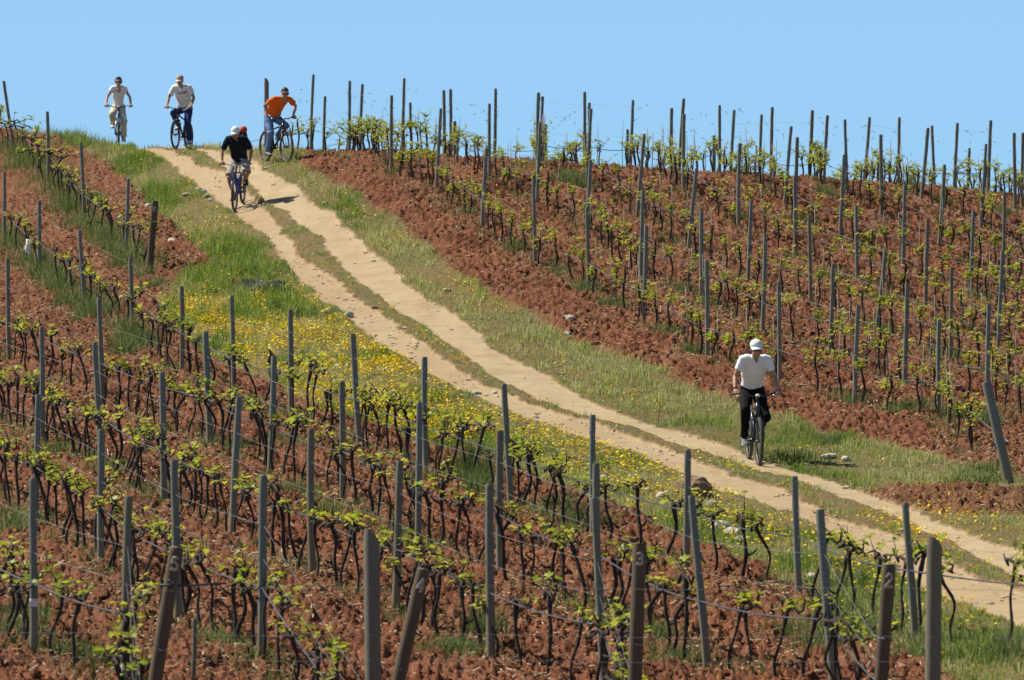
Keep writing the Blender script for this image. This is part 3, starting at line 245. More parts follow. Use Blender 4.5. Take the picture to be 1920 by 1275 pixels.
# ---------------------------------------------------------------- the ground sheet
def ground_material():
    m, n, b = mat('ground', .92, .15)
    a = n.nodes.new('ShaderNodeAttribute'); a.attribute_name = 'zone'; sp = n.nodes.new('ShaderNodeSeparateColor'); n.links.new(a.outputs['Color'], sp.inputs[0])
    n1 = noise(n, 9, 6, .7); n2 = noise(n, 1.1, 3); n3 = noise(n, 32, 3, .7); n4 = noise(n, .35, 2)
    soil = rampn(n, n1.outputs[0], [(.30, (.05, .016, .008)), (.46, (.142, .047, .020)), (.60, (.225, .082, .037)), (.74, (.40, .21, .12))])
    soil = mixc(n, rampn(n, n2.outputs[0], [(.40, (0, 0, 0)), (.70, (.6, .6, .6))]), soil, (.19, .078, .037))
    n5 = noise(n, .55, 4, .6); soil = mixc(n, rampn(n, n5.outputs[0], [(.42, (0, 0, 0)), (.62, (.55, .55, .55))]), soil, (.25, .108, .054)); soil = mixc(n, rampn(n, n5.outputs[0], [(.30, (.6, .6, .6)), (.44, (0, 0, 0))]), soil, (.06, .020, .010))
    spk = rampn(n, n3.outputs[0], [(.62, (0, 0, 0)), (.69, (1, 1, 1))]); soil = mixc(n, spk, soil, (.52, .37, .25))
    sand = rampn(n, n2.outputs[0], [(.3, (.335, .25, .14)), (.55, (.405, .315, .185)), (.75, (.32, .225, .12))])
    st = noise(n, 1.0, 5, .7, 'Object', (3.0, .35, 1)); sand = mixc(n, rampn(n, st.outputs[0], [(.48, (0, 0, 0)), (.75, (.5, .5, .5))]), sand, (.29, .20, .115))
    peb = rampn(n, n3.outputs[0], [(.24, (.8, .8, .8)), (.32, (0, 0, 0))]); sand = mixc(n, peb, sand, (.30, .19, .11))
    red = mixc(n, rampn(n, n1.outputs[0], [(.3, (0, 0, 0)), (.7, (.6, .6, .6))]), (.34, .22, .12), (.28, .155, .08))
    sand = mixc(n, sp.outputs[2], sand, red)
    turf = rampn(n, n1.outputs[0], [(.3, (.085, .075, .026)), (.55, (.17, .145, .058)), (.75, (.29, .21, .11))])
    turf = mixc(n, rampn(n, n4.outputs[0], [(.45, (0, 0, 0)), (.65, (.55, .55, .55))]), turf, (.23, .14, .065))
    c = mixc(n, sp.outputs[1], soil, turf); c = mixc(n, sp.outputs[0], c, sand)
    n.links.new(c, b.inputs['Base Color'])
    ad = n.nodes.new('ShaderNodeMath'); ad.operation = 'ADD'; n.links.new(n1.outputs[0], ad.inputs[0]); n.links.new(n3.outputs[0], ad.inputs[1])
    k = n.nodes.new('ShaderNodeBump'); k.inputs['Distance'].default_value = .035; n.links.new(ad.outputs[0], k.inputs['Height'])
    mrr = n.nodes.new('ShaderNodeMapRange'); mrr.inputs[3].default_value = 1.0; mrr.inputs[4].default_value = .12; n.links.new(sp.outputs[0], mrr.inputs[0]); n.links.new(mrr.outputs[0], k.inputs['Strength'])
    n.links.new(k.outputs[0], b.inputs['Normal']); return m
def make_ground():
    da = .00021; inner = np.arange(-.094, .0941, da); out = .094 + np.cumsum(.0012 * 1.16 ** np.arange(32)); out = out[out < .75]
    A = np.r_[-out[::-1], inner, out]
    ys = [3.0]
    while ys[-1] < 3200:
        y = ys[-1]; ys.append(y + (2.5 if y < 44 else .5 if y < 52 else .075 if y < 150 else .15 if y < 172 else .5 if y < 200 else y * .1))
    Y = np.array(ys); a, y = np.meshgrid(A, Y); x = a * y
    x = x.ravel(); y = y.ravel(); z = ground_z(x, y)
    z = np.where(y > 210, np.minimum(z, -14 - (y - 210) * .012), z)
    nr, nc = len(Y), len(A); i = np.arange(nr * nc).reshape(nr, nc)
    F = np.stack([i[:-1, :-1].ravel(), i[:-1, 1:].ravel(), i[1:, 1:].ravel(), i[1:, :-1].ravel()], 1)
    me = np_mesh('ground', np.stack([x, y, z], 1), F, True)
    lr, rr, md, lv, rv = zones(x, y); g = np.clip(md + lv + rv, 0, 1)
    vattr(me, 'zone', np.stack([np.clip(lr + rr, 0, 1), g, np.clip(lr * .6 * fbm(x * .5, y * .3, 2, 61) + md * .4, 0, 1)], 1))
    return tag(link('ground', me, [ground_material()]), kind='structure')
make_ground()
# ---------------------------------------------------------------- grass, flowers, clods (uncountable: stuff)
def blades(name, X, Y, Z, H, Wd, tint, mats, lean=.35, midx=None):
    n = len(X); az = RNG.uniform(0, 2 * np.pi, n); dx, dy = np.cos(az), np.sin(az); la = RNG.uniform(0, 2 * np.pi, n); lm = np.abs(RNG.normal(0, lean, n)) * H
    lx, ly = np.cos(la) * lm, np.sin(la) * lm; w = Wd / 2
    V = np.empty((n, 5, 3))
    V[:, 0] = np.stack([X - dx * w, Y - dy * w, Z - .02], 1); V[:, 1] = np.stack([X + dx * w, Y + dy * w, Z - .02], 1)
    V[:, 2] = np.stack([X - dx * w * .8 + lx * .35, Y - dy * w * .8 + ly * .35, Z + H * .55], 1); V[:, 3] = np.stack([X + dx * w * .8 + lx * .35, Y + dy * w * .8 + ly * .35, Z + H * .55], 1)
    V[:, 4] = np.stack([X + lx, Y + ly, Z + H * np.sqrt(np.clip(1 - (lm / np.maximum(H, .01)) ** 2 * .5, .3, 1))], 1)
    i = np.arange(n)[:, None] * 5
    F = np.concatenate([i + [0, 1, 3], i + [0, 3, 2], i + [2, 3, 4]], 1).reshape(-1, 3)
    me = np_mesh(name, V.reshape(-1, 3), F, False); vattr(me, 'tint', np.repeat(tint, 5)[:, None] * np.ones((1, 3)))
    return link(name, me, mats)
GRASS = leafy('grass_blade', [(0, (.085, .17, .025)), (.3, (.20, .29, .05)), (.55, (.36, .38, .11)), (.8, (.54, .50, .24)), (1, (.66, .58, .34))], .55)
WEED = leafy('weed_blade', [(0, (.045, .10, .025)), (.4, (.11, .18, .04)), (.7, (.21, .25, .08)), (1, (.48, .41, .22))], .4)
def scatter(n, y0=57, y1=172):
    """even on the ground inside (and a little beyond) the view"""
    y = np.sqrt(RNG.uniform(y0 ** 2, y1 ** 2, n)); x = y * RNG.uniform(-.10, .10, n); return x, y
def make_grass():
    area = .10 * (172 ** 2 - 57 ** 2)
    n = int(area * 520); x, y = scatter(n); lr, rr, md, lv, rv = zones(x, y)
    p1 = fbm(x * .9, y * .45, 3, 81); p2 = fbm(x * 2.6, y * 1.3, 3, 83); straw_r = sst(.28, .54, fbm(x * .5, y * .16, 2, 85) + .10 * sst(80, 100, y) * (1 - sst(122, 130, y)))
    dens = lv * (.38 + .80 * sst(.40, .58, p1 * .6 + p2 * .4)) + md * .75 * sst(.44, .60, p2) + rv * (.16 + .95 * sst(.38, .60, p2 * .7 + p1 * .3))
    keep = RNG.uniform(0, 1, n) < dens * np.clip(1.35 - y / 260, .6, 1)
    x, y, lv, md, rv, p1, p2, straw_r = [k[keep] for k in (x, y, lv, md, rv, p1, p2, straw_r)]
    n = len(x); u = RNG.uniform(0, 1, n)
    tall = sst(104, 118, y)            # lusher on the upper half of the lower verge
    near = .35 + .65 * sst(.1, 1.0, edge('lrL', y) - x)
    H = lv * near * (.04 + .055 * p1 + .09 * tall * sst(.3, .6, p1)) + md * (.015 + .035 * p2) + rv * (.040 + .060 * p2) * (.75 + .25 * sst(92, 104, y))
    p3 = fbm(x * 3.2, y * 1.9, 2, 87); H = np.clip(H * RNG.uniform(.55, 1.35, n) * (.35 + 2.2 * sst(.35, .75, p3)), .025, .6)
    tint = lv * (.10 + .34 * u + .36 * sst(.60, .42, p1)) + md * (.30 + .35 * u) + rv * (.16 + .22 * u + .55 * straw_r * RNG.uniform(.3, 1, n)) + .30 * (fbm(x * 2.2 + 40, y * 1.5, 2, 89) - .5)
    z = ground_z(x, y); tag(blades('grass', x, y, z, H, RNG.uniform(.006, .016, n), np.clip(tint, 0, 1), [GRASS], .75), kind='stuff')
    print('grass', n)
def make_tufts():
    XS = []; 
    for (x, y, r, h, g) in TUFTS:
        k = int(95 * g * (1 + r * 6)); a = RNG.uniform(0, 6.283, k); q = np.sqrt(RNG.uniform(0, 1, k)) * max(.12, r) * 1.5 * (RNG.uniform(.5, 1.25, k))
        XS.append(np.stack([x + np.cos(a) * q - np.sin(a) * q * .22, y + np.sin(a) * q * 1.6, h * RNG.uniform(.4, 1.1, k) * 1.0, np.clip(RNG.uniform(.12, .66, k) + .35 * (RNG.uniform(0, 1, k) < .22), 0, 1)], 1))
    # a ragged strip of weeds and dry straw under every row
    for name, P in ROWS.items():
        L = sum((Vector(P[i + 1]) - Vector(P[i])).length for i in range(len(P) - 1)); k = int(L * (170 if name in ('L0', 'L1') else 95 if name[0] == 'L' else 75))
        t = RNG.uniform(0, 1, k); ys = [p[1] for p in P]; yy = min(ys) + t * (max(ys) - min(ys)); o = np.argsort(ys); xx = np.interp(yy, np.array(ys)[o], np.array([p[0] for p in P])[o])
        xx = xx + RNG.normal(0, .22, k); pn = fbm(xx * .9, yy * .8, 3, 91); up = sst(105, 122, yy) if name in ('L0', 'L1') else yy * 0; kk = RNG.uniform(0, 1, k) < sst(.38, .56, pn + .16 * up)
        hh = (.05 + .20 * sst(.40, .66, pn) * RNG.uniform(.3, 1, k)) * (1 + 1.5 * up); tt = RNG.uniform(.05, .6, k) + .45 * (RNG.uniform(0, 1, k) < .35)
        XS.append(np.stack([xx, yy, hh, np.clip(tt, 0, 1)], 1)[kk])
    Q = np.concatenate(XS); n = len(Q); z = ground_z(Q[:, 0], Q[:, 1], False)
    tag(blades('weeds', Q[:, 0], Q[:, 1], z, Q[:, 2], RNG.uniform(.007, .014, n), Q[:, 3], [WEED], .8), kind='stuff'); print('weeds', n)
    # crest fringe of tall dry grass on the skyline
    k = 5200; y = RNG.uniform(150, 172, k); a = RNG.uniform(-.078, -.0625, k); x = a * y; hh = RNG.uniform(.06, .36, k) * sst(.34, .62, fbm(x * .9, y * .6, 2, 95)) + .02
    tag(blades('dry_grass', x, y, ground_z(x, y, False), hh, RNG.uniform(.006, .011, k), np.clip(RNG.uniform(.25, 1, k), 0, 1), [WEED], .4), kind='stuff')
def make_straw():
    """cut straw and prunings lying on the turned soil"""
    n = 480000; x, y = scatter(n, 57, 150); lr, rr, md, lv, rv = zones(x, y); s = 1 - lr - rr - md - lv - rv
    rowd = np.full(n, 9.0)
    for P in ROWS.values():
        ys = np.array([p[1] for p in P]); o = np.argsort(ys); rowd = np.minimum(rowd, np.abs(x - np.interp(y, ys[o], np.array([p[0] for p in P])[o])))
    pn = fbm(x * .8, y * .7, 3, 101); k = RNG.uniform(0, 1, n) < s * (.10 + .80 * sst(.40, .60, pn) * np.exp(-(rowd / .6) ** 2) + .25 * sst(.48, .68, pn)); x, y = x[k], y[k]; n = len(x)
    L = RNG.uniform(.025, .10, n) * (1 + .8 * (RNG.uniform(0, 1, n) < .08)); w = RNG.uniform(.003, .0072, n); az = RNG.uniform(0, 6.283, n); el = RNG.normal(.05, .28, n); z = ground_z(x, y) + .012
    d = np.stack([np.cos(az) * np.cos(el), np.sin(az) * np.cos(el), np.sin(el)], 1) * L[:, None] / 2; s_ = np.stack([-np.sin(az), np.cos(az), np.full(n, .6)], 1) * w[:, None]
    c = np.stack([x, y, z + np.abs(d[:, 2])], 1); V = np.stack([c - d - s_, c - d + s_, c + d + s_, c + d - s_], 1).reshape(-1, 3); i = np.arange(n)[:, None] * 4
    me = np_mesh('straw', V, (i + [0, 1, 2, 3]).reshape(-1, 4)); vattr(me, 'tint', np.repeat(RNG.uniform(0, 1, n), 4)[:, None] * np.ones((1, 3)))
    m = leafy('straw', [(0, (.17, .09, .04)), (.45, (.34, .23, .12)), (1, (.55, .43, .27))], .1); tag(link('straw', me, [m]), kind='stuff'); print('straw', n)
def ico(sub=1):
    bm = bmesh.new(); bmesh.ops.create_icosphere(bm, subdivisions=sub, radius=1); V = np.array([v.co[:] for v in bm.verts]); F = np.array([[v.index for v in f.verts] for f in bm.faces]); bm.free(); return V, F
def make_clods():
    n = 240000; x, y = scatter(n, 56, 150); lr, rr, md, lv, rv = zones(x, y); s = np.clip(1 - lr - rr - md - lv - rv, 0, 1); pn = fbm(x * 1.2, y * .9, 3, 111)
    k = RNG.uniform(0, 1, n) < s * (.10 + .85 * sst(.38, .60, pn)) * (.35 + .65 * sst(.5, 1.6, np.abs(x - edge('soR', y)))); x, y = x[k], y[k]; n = len(x)
    V, F = ico(1); base = [V * (1 + RNG.normal(0, .20, (len(V), 1))) for _ in range(12)]
    r = np.clip(RNG.lognormal(-4.35, .5, n), .008, .055); pick = RNG.integers(0, 12, n); az = RNG.uniform(0, 6.283, n)
    B = np.stack(base)[pick] * np.stack([r * RNG.uniform(.8, 1.4, n), r * RNG.uniform(.8, 1.3, n), r * RNG.uniform(.55, 1.0, n)], 1)[:, None]
    c, s_ = np.cos(az)[:, None], np.sin(az)[:, None]; bx = B[..., 0] * c - B[..., 1] * s_; by = B[..., 0] * s_ + B[..., 1] * c
    P = np.stack([bx + x[:, None], by + y[:, None], B[..., 2] + (ground_z(x, y) + r * .12)[:, None]], -1)
    FF = (F[None] + (np.arange(n) * len(V))[:, None, None]).reshape(-1, 3); me = np_mesh('soil_clods', P.reshape(-1, 3), FF)
    vattr(me, 'tint', np.repeat(RNG.uniform(0, 1, n), len(V))[:, None] * np.ones((1, 3)))
    m, nn, b = mat('clod', .95, .1); a = nn.nodes.new('ShaderNodeAttribute'); a.attribute_name = 'tint'; k = noise(nn, 40, 4, .7)
    c0 = rampn(nn, a.outputs['Fac'], [(0, (.06, .019, .009)), (.5, (.145, .048, .021)), (.80, (.24, .095, .045)), (.88, (.42, .27, .17)), (1, (.62, .50, .37))])
    nn.links.new(mixc(nn, rampn(nn, k.outputs[0], [(.35, (.7, .7, .7)), (.6, (0, 0, 0))]), c0, (.06, .02, .010)), b.inputs['Base Color']); bump(nn, b, k.outputs[0], .8, .02)
    tag(link('soil_clods', me, [m]), kind='stuff'); print('clods', n)
    # gravel along the edges of the ruts and in the middle strip
    n = 42000; x, y = scatter(n, 57, 150); lr, rr, md, lv, rv = zones(x, y); e1 = np.exp(-((x - edge('lrR', y)) / .22) ** 2) + .35 * np.exp(-((x - edge('rrR', y)) / .15) ** 2) + .25 * np.exp(-((x - edge('lrL', y)) / .2) ** 2)
    k = RNG.uniform(0, 1, n) < e1 * sst(.35, .6, fbm(x, y * .6, 2, 121)) + .05 * (lr + rr); x, y = x[k], y[k]; n = len(x); r = np.clip(RNG.lognormal(-4.1, .5, n), .006, .06); pick = RNG.integers(0, 12, n)
    B = np.stack(base)[pick] * np.stack([r * 1.2, r, r * .7], 1)[:, None]; P = B + np.stack([x, y, ground_z(x, y) + r * .15], 1)[:, None]
    me = np_mesh('gravel', P.reshape(-1, 3), (F[None] + (np.arange(n) * len(V))[:, None, None]).reshape(-1, 3)); tag(link('gravel', me, [flat('gravel', (.50, .40, .27), .9, .35, 9)]), kind='stuff')
def make_flowers():
    PX = []
    for (cx, cy, r, d) in FLOWERS:
        k = int(d * 17 * 3.2 * r * r * 4 * 1.15); PX.append(np.stack([RNG.normal(cx, r * .70, k), RNG.normal(cy, r * 3.0, k)], 1))
    n = 3000; x, y = scatter(n); PX.append(np.stack([x, y], 1)[RNG.uniform(0, 1, n) < .55])
    Q = np.concatenate(PX); x, y = Q.T; lr, rr, md, lv, rv = zones(x, y); lv = lv * sst(.05, .55, edge('lrL', y) - x); k = (RNG.uniform(0, 1, len(x)) < lv + md * .8 + rv * .9) & (fbm(x * 1.6, y * .8, 2, 131) > .36); x, y, lv = x[k], y[k], lv[k]; n = len(x)
    z = ground_z(x, y, False) + RNG.uniform(.05, .17, n) * (.6 + .4 * lv); r = RNG.uniform(.012, .024, n); V = []; ta = RNG.uniform(0, 6.283, n); tm = np.abs(RNG.normal(0, .5, n)); tm = np.clip(tm, 0, 1.2)
    nx, ny, nz = np.cos(ta) * np.sin(tm), np.sin(ta) * np.sin(tm), np.cos(tm); N = np.stack([nx, ny, nz], 1); A = np.cross(N, [0.0, 0, 1]) + 1e-3; A /= np.linalg.norm(A, axis=1)[:, None]; B = np.cross(N, A); c = np.stack([x, y, z], 1)
    PV = [c - N * r[:, None] * .35]
    for q in range(6): w = 2 * np.pi * q / 6; PV.append(c + (A * math.cos(w) + B * math.sin(w)) * r[:, None] + N * r[:, None] * .15)
    PV.append(c + N * r[:, None] * .3); V = np.stack(PV, 1); F = [[0, 1 + (q + 1) % 6, 1 + q] for q in range(6)] + [[7, 1 + q, 1 + (q + 1) % 6] for q in range(6)]
    me = np_mesh('flowers', V.reshape(-1, 3), (np.array(F)[None] + (np.arange(n) * 8)[:, None, None]).reshape(-1, 3)); vattr(me, 'tint', np.repeat(RNG.uniform(0, 1, n), 8)[:, None] * np.ones((1, 3)))
    tag(link('yellow_flowers', me, [leafy('petal', [(0, (.88, .50, .005)), (.12, (.90, .68, .008)), (1, (.92, .78, .02))], .35)]), kind='stuff'); print('flowers', n)
# ---------------------------------------------------------------- rows: ground lines through the measured posts
ROWNAME = {'L0': 'uppermost row by the zero post', 'L1': 'first row below the track', 'L2': 'second row below the track', 'L3': 'third row below the track', 'L4': 'fourth row below the track', 'L5': 'fifth row below the track'}
for k in range(1, 13): ROWNAME['R%d' % k] = ONES[k] + ' row above the track'
ROWS = {}
BYROW = {}
for p in POSTS: BYROW.setdefault(p[0], []).append(p)
for r, ps in BYROW.items(): ps.sort(key=lambda p: p[2])
for r in ['L0', 'L1', 'L2', 'L3', 'L4', 'L5']:
    P = [(p[1], p[2]) for p in BYROW[r]]
    if r == 'L0': P = [(MISC['end0'][0], MISC['end0'][1])] + P
    e = [q for q in ENDS if q[0] == {'L5': '5', 'L4': '4', 'L3': '3', 'L2': '2'}.get(r)]
    if e: P = [(e[0][1], e[0][2])] + P
    if r == 'L1': P = [(P[0][0] + .23 * 5, P[0][1] - 5.5)] + P
    q = P[-1]; s = -.225
    for d in (5, 10): P.append((q[0] + s * d, q[1] + d))
    P = [p for p in P if p[1] < 176]
    ROWS[r] = P
for r, b in ROWB.items():
    P = [(p[1], p[2]) for p in BYROW.get(r, [])]
    if r == 'R1': P = [(MISC['endR'][0], MISC['endR'][1])] + P
    y0 = P[0][1] if P else 140; ye = P[-1][1] if P else 136
    lo = 84 if r != 'R1' else 999
    ext = []; yy = y0 - 5
    while yy > 80 and r != 'R1':
        x = b - .22 * yy
        if x > .086 * yy + .6: break
        ext.append((x, yy)); yy -= 5
    P = ext[::-1] + P; yy = ye + 4.5
    while yy < 153: P.append((b - .22 * yy, yy)); yy += 4.5
    P = [p for p in P if p[0] < .09 * p[1] + 2]
    if len(P) > 1: ROWS[r] = P
def row_x(r, y):
    P = sorted(ROWS[r], key=lambda p: p[1]); return float(np.interp(y, [p[1] for p in P], [p[0] for p in P]))
# ---------------------------------------------------------------- posts
def wood_material():
    m, n, b = mat('weathered_post', .85, .2)
    k = noise(n, 14, 5, .65, 'Object', (5, 5, .6)); c = rampn(n, k.outputs[0], [(.28, (.075, .09, .08)), (.5, (.18, .21, .185)), (.72, (.33, .36, .325))])
    oi = n.nodes.new('ShaderNodeObjectInfo'); c = mixc(n, rampn(n, oi.outputs['Random'], [(0, (0, 0, 0)), (.5, (.10, .10, .10)), (.8, (.5, .5, .5)), (1, (.85, .85, .85))]), c, (.19, .165, .115))
    t = n.nodes.new('ShaderNodeTexCoord'); s = n.nodes.new('ShaderNodeSeparateXYZ'); n.links.new(t.outputs['Object'], s.inputs[0]); k2 = noise(n, 5, 3)
    ad = n.nodes.new('ShaderNodeMath'); ad.operation = 'MULTIPLY_ADD'; ad.inputs[1].default_value = .5; n.links.new(k2.outputs[0], ad.inputs[0]); n.links.new(s.outputs['Z'], ad.inputs[2])
    c = mixc(n, rampn(n, ad.outputs[0], [(.28, (.75, .75, .75)), (.62, (0, 0, 0))]), c, (.26, .205, .13))
    n.links.new(c, b.inputs['Base Color']); bump(n, b, k.outputs[0], .6, .008); return m
POSTM = wood_material(); ENDGRAIN = flat('cut_end_grain', (.50, .45, .36), .85, .25, 30); BROWNPOST = flat('brown_stained_post', (.115, .085, .055), .85, .4, 12, bm=.5, bdist=.006); PALE = flat('pale_paint', (.72, .72, .70), .7, .1)
def post_proto(seed, taper=.9, cut=0.0, bend=.28):
    """unit-radius, unit-height post, foot at z=0 with a stub below ground"""
    rnd = random.Random(seed); b = MB(); seg = 14; zs = [-.18, 0, .1, .22, .36, .5, .64, .78, .9, .975, 1.0]; ox = oy = 0; V = []; F = []
    ph = rnd.uniform(0, 6)
    for i, z in enumerate(zs):
        ox = bend * math.sin(z * 3.1 + ph); oy = bend * math.sin(z * 2.3 + ph * 2); rr = (1.06 - (1 - taper) * z) * (1 + rnd.uniform(-.05, .05)); rr = rr * .93 if i == len(zs) - 1 else rr
        for k in range(seg):
            w = 2 * math.pi * k / seg; q = rr * (1 + rnd.uniform(-.03, .03)); zz = z
            if cut and z > .95: zz = z - cut * (1 - math.cos(w - 3.9)) * .5 if z == 1.0 else z - cut * .5 - .004
            V.append((ox + q * math.cos(w), oy + q * math.sin(w), zz))
    n = len(zs)
    for i in range(n - 1):
        for k in range(seg): F.append((i * seg + k, i * seg + (k + 1) % seg, (i + 1) * seg + (k + 1) % seg, (i + 1) * seg + k))
    b.add(V, F); b.f.append(tuple((n - 1) * seg + k for k in range(seg))); b.m.append(1)
    me = b.mesh('wooden_post', True); me['ph'] = ph; me['bend'] = bend; return me
PROTO = [post_proto(i, .84 + .03 * (i % 4), 0, .20 + .05 * (i % 5)) for i in range(11)]
for me in PROTO: me.materials.append(POSTM); me.materials.append(ENDGRAIN)
STAPLE = flat('galvanised_staple', (.33, .34, .35), .5, .1, metal=.6)
def set_post(name, me, x, y, h, dx, r, label, cat='post', group=None):
    z = gz(x, y); o = bpy.data.objects.new(name, me); COL.objects.link(o); o.location = (x, y, z)
    o.rotation_euler = (random.uniform(-.03, .03), math.atan2(dx, h), 0); o.scale = (r, r, h); o.rotation_mode = 'XYZ'; return tag(o, label, cat, group)
POST_AT = {}
nail_me = MB(); P = []
for zz, sg in ((.40, 1), (.56, -1), (.66, 1), (.78, 1), (.86, -1), (.94, 1)): P += [(.040 * sg, -.030, zz * 1.65 - .02), (.060 * sg, -.020, zz * 1.65), (.040 * sg, -.031, zz * 1.65 + .02)]
nail_me.loft(P, .0022, (0, 1, 0), 5); nail_me.v = [(x / .04, y / .04, z / 1.65) for (x, y, z) in nail_me.v]
nail_me = nail_me.mesh('tie_wire'); nail_me.materials.append(STAPLE)
i = 0
for r, ps in BYROW.items():
    for k, (rn, x, y, h, dx, rad) in enumerate(ps):
        h = min(2.0, max(1.35, h)); up = r[0] == 'R'
        o = set_post('trellis_post', PROTO[i % 11], x, y, h, dx, rad * random.uniform(1.0, 1.2), ('grey post with a white painted band, %s from the downhill end of its row' % ordinal(k + 1)) if r == 'L5' else 'weathered grey post, %s from the downhill end of the %s' % (ordinal(k + 1), ROWNAME[r]), 'post', 'trellis posts of the ' + ROWNAME[r]); i += 1
        POST_AT.setdefault(r, []).append((x, y, h, dx)); link('tie_wire', nail_me, parent=o)
        if r == 'L5': # white painted mark near the foot
            b = MB(); zc = .31 if k == 1 else .115
            ph = o.data['ph']; cx_, cy_ = o.data['bend'] * math.sin(zc * 3.1 + ph), o.data['bend'] * math.sin(zc * 2.3 + ph * 2)
            b.loft([(cx_, cy_, zc - .022), (cx_, cy_, zc + .022)], 1.10, (0, 1, 0), 18); b.build('paint_band', PALE, o)
STROKE = {'5': [[(.8, 1), (.2, 1), (.15, .58), (.5, .66), (.85, .45), (.8, .12), (.45, 0), (.12, .12)]], '4': [[(.65, 0), (.65, 1), (.1, .3), (.95, .3)]], '3': [[(.15, .9), (.5, 1), (.82, .8), (.7, .56), (.42, .52), (.75, .46), (.86, .2), (.5, 0), (.12, .12)]],
          '2': [[(.15, .78), (.35, 1), (.7, .97), (.82, .7), (.6, .42), (.12, 0), (.9, 0)]], '0': [[(.5, 1), (.2, .8), (.15, .3), (.45, 0), (.8, .25), (.82, .75), (.5, 1)]], '1': [[(.5, 1), (.5, 0)]], '8': [[(.5, .5), (.2, .7), (.5, 1), (.8, .75), (.5, .5), (.15, .25), (.5, 0), (.85, .25), (.5, .5)]]}
def digit(post, ch, h, r, zc, size, m, xo=0.0, th=.008):
    """painted numeral lying on the post's camera-side face; coordinates in the post's unit space"""
    b = MB(); R = r * 1.17
    for st in STROKE[ch]:
        P = []
        for (u, v) in st:
            q = ((u - .5) * size * .62 + xo) / R; q = max(-1.1, min(1.1, q)); P.append(Vector((math.sin(q) * R, -math.cos(q) * R, zc * h + (v - .5) * size)))
        for q in range(len(P) - 1):
            e = (P[q + 1] - P[q]).normalized() * th * .6; b.loft([P[q] - e, P[q + 1] + e], [(th * .5, th)] * 2, (0, 1, 0), 8)
    b.v = [(x / r, y / r, z / h) for (x, y, z) in b.v]
    return b.build('number_mark', m, post)
MARK = flat('faded_number_paint', (.40, .35, .28), .8, .1); FAINT = flat('worn_number_paint', (.21, .175, .13), .8, .1)
bp = [post_proto(40 + i, .96, 0, .05) for i in range(5)]
for me in bp: me.materials.append(BROWNPOST); me.materials.append(ENDGRAIN)
cp = [post_proto(50 + i, .98, .07, .06) for i in range(2)]
for me in cp: me.materials.append(POSTM); me.materials.append(ENDGRAIN)
NUMS = {'5': 'five', '4': 'four', '3': 'three', '2': 'two'}
q = 0; FENCE = []
for j, (nm, x, y, h, dx, r) in enumerate(ENDS):
    if nm in NUMS:
        o = set_post('end_post', bp[j], x, y, h, dx, r, 'leaning brown end post with the number %s painted near its top' % NUMS[nm], 'post', 'numbered end posts')
        digit(o, nm, h, r, 1 - .14 / h, .105, MARK, .006, .011)
        if nm == '5': digit(o, '2', h, r, 1 - .32 / h, .09, FAINT, -.02, .006); digit(o, '2', h, r, 1 - .32 / h, .09, FAINT, .035, .006)
        s = MB(); s.loft([(-.9, -.55, .55), (0, -1.1, .55), (.9, -.55, .55)], [(.004, .08)] * 3, (0, 0, 1), 4); s.build('wire_wrap', STAPLE, o)
    else:
        FENCE.append((x, y, h, r)); q += 1
# headland fence: two stout slant-cut posts (the next ones stand outside the view) and thin wires between
fz = [gz(x, y) for x, y, h, r in FENCE]
fe = empty('wire_fence', (FENCE[0][0], FENCE[0][1], fz[0])); tag(fe, 'headland fence of stout grey slant-cut posts joined by thin level wires', 'fence')
for k, (x, y, h, r) in enumerate(FENCE):
    o = bpy.data.objects.new('fence_post', cp[k]); COL.objects.link(o); o.parent = fe; o.location = (x - FENCE[0][0], y - FENCE[0][1], fz[k] - fz[0]); o.scale = (r, r, h); o.rotation_euler = (0, R_([-.8, 1.0][k]), 0)
(xa, ya, ha, ra), (xb, yb, hb, rb) = FENCE
WIREM = flat('galvanised_wire', (.30, .31, .32), .5, .1, metal=.4)
for zt in (-2.16, -2.58, -2.8):
    P = []
    for t in np.linspace(-1.2, 2.2, 30): P.append((xa + (xb - xa) * t - FENCE[0][0], ya + (yb - ya) * t - .07 - FENCE[0][1], zt + .012 * math.sin(t * 9) - fz[0]))
    MB().loft(P, .0016, (0, 0, 1), 5).build('fence_wire', WIREM, fe)
x, y = MISC['end0']; o = set_post('end_post', bp[4], x, y, 1.43, .12, .068, 'stout dark end post marked with a pale zero beside the upper verge', 'post', 'numbered end posts'); digit(o, '0', 1.43, .068, 1 - .17 / 1.43, .10, MARK, .01)
x, y = MISC['end_big']; set_post('end_post', cp[0].copy(), x, y, 1.66, 0, .052, 'tall round grey post on the crest behind the rider in orange', 'post')
x, y = MISC['endR']; o = set_post('end_post', post_proto(60, .92, 0, .1), x, y, 1.38, -.30, .062, 'thick pale grey end post leaning over the bare red soil beside the track', 'post'); o.data.materials.append(POSTM); o.data.materials.append(ENDGRAIN)
b = MB(); b.loft([(0, -1.1, .66), (0.2, -1.12, .665)], 1.12, (0, 1, 0), 14); s = MB(); s.loft([(-.9, -.6, .66), (0, -1.13, .665), (.9, -.6, .67)], [(.004, .07)] * 3, (0, 0, 1), 4); s.build('wire_wrap', STAPLE, o)
x, y = PLACES['stake']; set_post('short_stake', PROTO[2], x, y, .62, 0.01, .022, 'short thin wooden stake standing alone in the soil by the number five post', 'stake')
